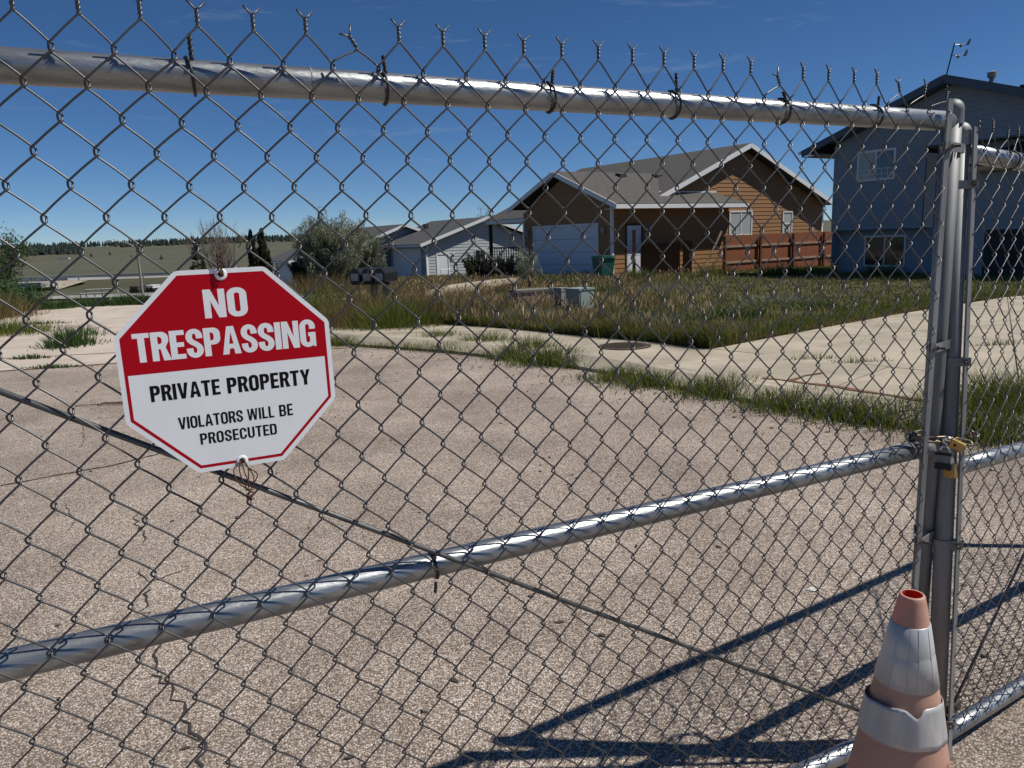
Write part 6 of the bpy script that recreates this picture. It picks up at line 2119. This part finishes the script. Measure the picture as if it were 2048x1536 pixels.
# scattered bushes on the plain
V_, F_ = [], []
def pine_mesh(n_pines, boxes, name, label):
    V_, F_, T_ = [], [], []
    off = 0
    for _ in range(n_pines):
        a0, a1, r0, r1, h0, h1 = boxes[rng.integers(0, len(boxes))]
        a = R(rng.uniform(a0, a1))
        r = rng.uniform(r0, r1)
        x, y = r * math.sin(a), r * math.cos(a)
        z = terrain_z(x, y)
        h = rng.uniform(h0, h1)
        w = h * rng.uniform(0.22, 0.36)
        k = 7
        lev = 4
        base = off
        for l in range(lev):
            zz = z + h * (0.12 + 0.80 * l / lev)
            ww = w * (1 - l / lev) ** 0.8 * rng.uniform(0.75, 1.2)
            for j in range(k):
                aa = 2 * math.pi * (j + 0.5 * (l % 2)) / k
                q = rng.uniform(0.65, 1.25)
                V_.append((x + math.cos(aa) * ww * q, y + math.sin(aa) * ww * q, zz + h * rng.uniform(-0.05, 0.05)))
        V_.append((x, y, z + h))
        V_.append((x, y, z))
        off = len(V_)
        for l in range(lev - 1):
            for j in range(k):
                F_.append((base + l * k + j, base + l * k + (j + 1) % k, base + (l + 1) * k + (j + 1) % k))
                F_.append((base + l * k + j, base + (l + 1) * k + (j + 1) % k, base + (l + 1) * k + j))
        for j in range(k):
            F_.append((base + (lev - 1) * k + j, base + (lev - 1) * k + (j + 1) % k, off - 2))
            F_.append((base + (j + 1) % k, base + j, off - 1))
    mb = MB()
    mb.v, mb.f = V_, F_
    o = mb.build(name, M['pine'], None, kind='stuff')
    tag(o, label, 'trees')
pine_mesh(2300, [(-46, 14, 1330, 1700, 6, 11), (-40, -14, 1420, 1750, 6, 12), (-27, -8, 1200, 1330, 5, 10), (-33, -29, 950, 1150, 5, 9)], 'pine_wood', 'dark band of pine trees along the far ridge')
pine_mesh(16, [(-42, -14, 240, 640, 2, 3.5), (-40, -20, 700, 900, 3, 6)], 'prairie_bushes', 'scattered dark bushes out on the prairie')

# loose stones, chips and leaf bits lying on the street
V_, F_ = [], []
mb = MB()
for k in range(420):
    x, y = rng.uniform(-5, 3.2), rng.uniform(1.2, 9.5)
    if k > 120:
        j = rng.integers(100, 330)
        x, y = Gd[j][0] - abs(rng.normal(0, 0.35)), Gd[j][1] - abs(rng.normal(0, 0.35))
    r = rng.uniform(0.004, 0.012)
    b = [Vector((rng.normal(0, 1), rng.normal(0, 1), rng.normal(0, 0.6))).normalized() * r * rng.uniform(0.7, 1.2) for _ in range(8)]
    c = Vector((x, y, r * 0.4))
    mb.add([c + Vector((sx * r * rng.uniform(.6, 1.2), sy * r * rng.uniform(.6, 1.2), sz * r * rng.uniform(.4, .8))) for sz in (-1, 1) for sy in (-1, 1) for sx in (-1, 1)], [(0, 2, 3, 1), (4, 5, 7, 6), (0, 1, 5, 4), (2, 6, 7, 3), (0, 4, 6, 2), (1, 3, 7, 5)])
M['stone'] = mat('loose_stone', (0.40, 0.34, 0.28), 0.9, col2=(0.12, 0.10, 0.085), vscale=9)
tag(mb.build('loose_gravel', M['stone'], None, kind='stuff'), 'small loose stones scattered on the street', 'gravel')
mb = MB()
for k in range(150):
    x, y = rng.uniform(-4.5, 3.0), rng.uniform(1.4, 8.5)
    a = rng.uniform(0, 6.28)
    l = rng.uniform(0.008, 0.03)
    d = Vector((math.cos(a), math.sin(a), 0))
    n_ = Vector((-d.y, d.x, 0))
    p = Vector((x, y, 0.004))
    mb.add([p - d * l, p + n_ * l * 0.3 + Vector((0, 0, 0.004)), p + d * l, p - n_ * l * 0.3 + Vector((0, 0, 0.002))], [(0, 1, 2, 3)])
M['leafbit'] = mat('dry_leaf_bits', (0.07, 0.05, 0.035), 0.9, var=0.4, vscale=3)
tag(mb.build('leaf_litter', M['leafbit'], None, kind='stuff'), 'tiny dark dry leaf bits scattered on the street', 'litter')
# dead twigs lying at the left and a pale scrape near the shadows
M['scrape'] = mat('pale_scrape', (0.55, 0.55, 0.52), 0.9, var=0.2, vscale=40)
q = on_z(1632, 1181, 0.0)
mb = MB()
for k in range(7):
    c = q + Vector((rng.normal(0, 0.025), rng.normal(0, 0.008), 0.0025 + 0.0004 * k))
    mb.add([c + Vector((math.cos(a) * rng.uniform(0.006, 0.02), math.sin(a) * rng.uniform(0.004, 0.010), 0)) for a in [R(45 * i) for i in range(8)]], [tuple(range(8))])
mb.build('pale_scrape', M['scrape'], st)
for px_, py_, lb_ in ((195, 812, 'dead brown twig lying on the street left of the sign'),):
    c = on_z(px_, py_, 0.0)
    t = thing('twig', lb_, 'twig', (c.x, c.y, 0.01))
    mb = MB()
    for k in range(5):
        a = rng.uniform(-0.35, 0.35)
        mb.tube(smooth_path([(-0.22 * (k == 0), 0, 0), (0.05, 0.02 * k, 0.01), (0.18 + 0.05 * k, a * 0.3, 0.012), (0.38 + 0.03 * k, a * 0.6, 0.004)], 3), [0.005] + [0.004] * 8 + [0.0015], 4)
    mb.build('stem', M['bark'], t)
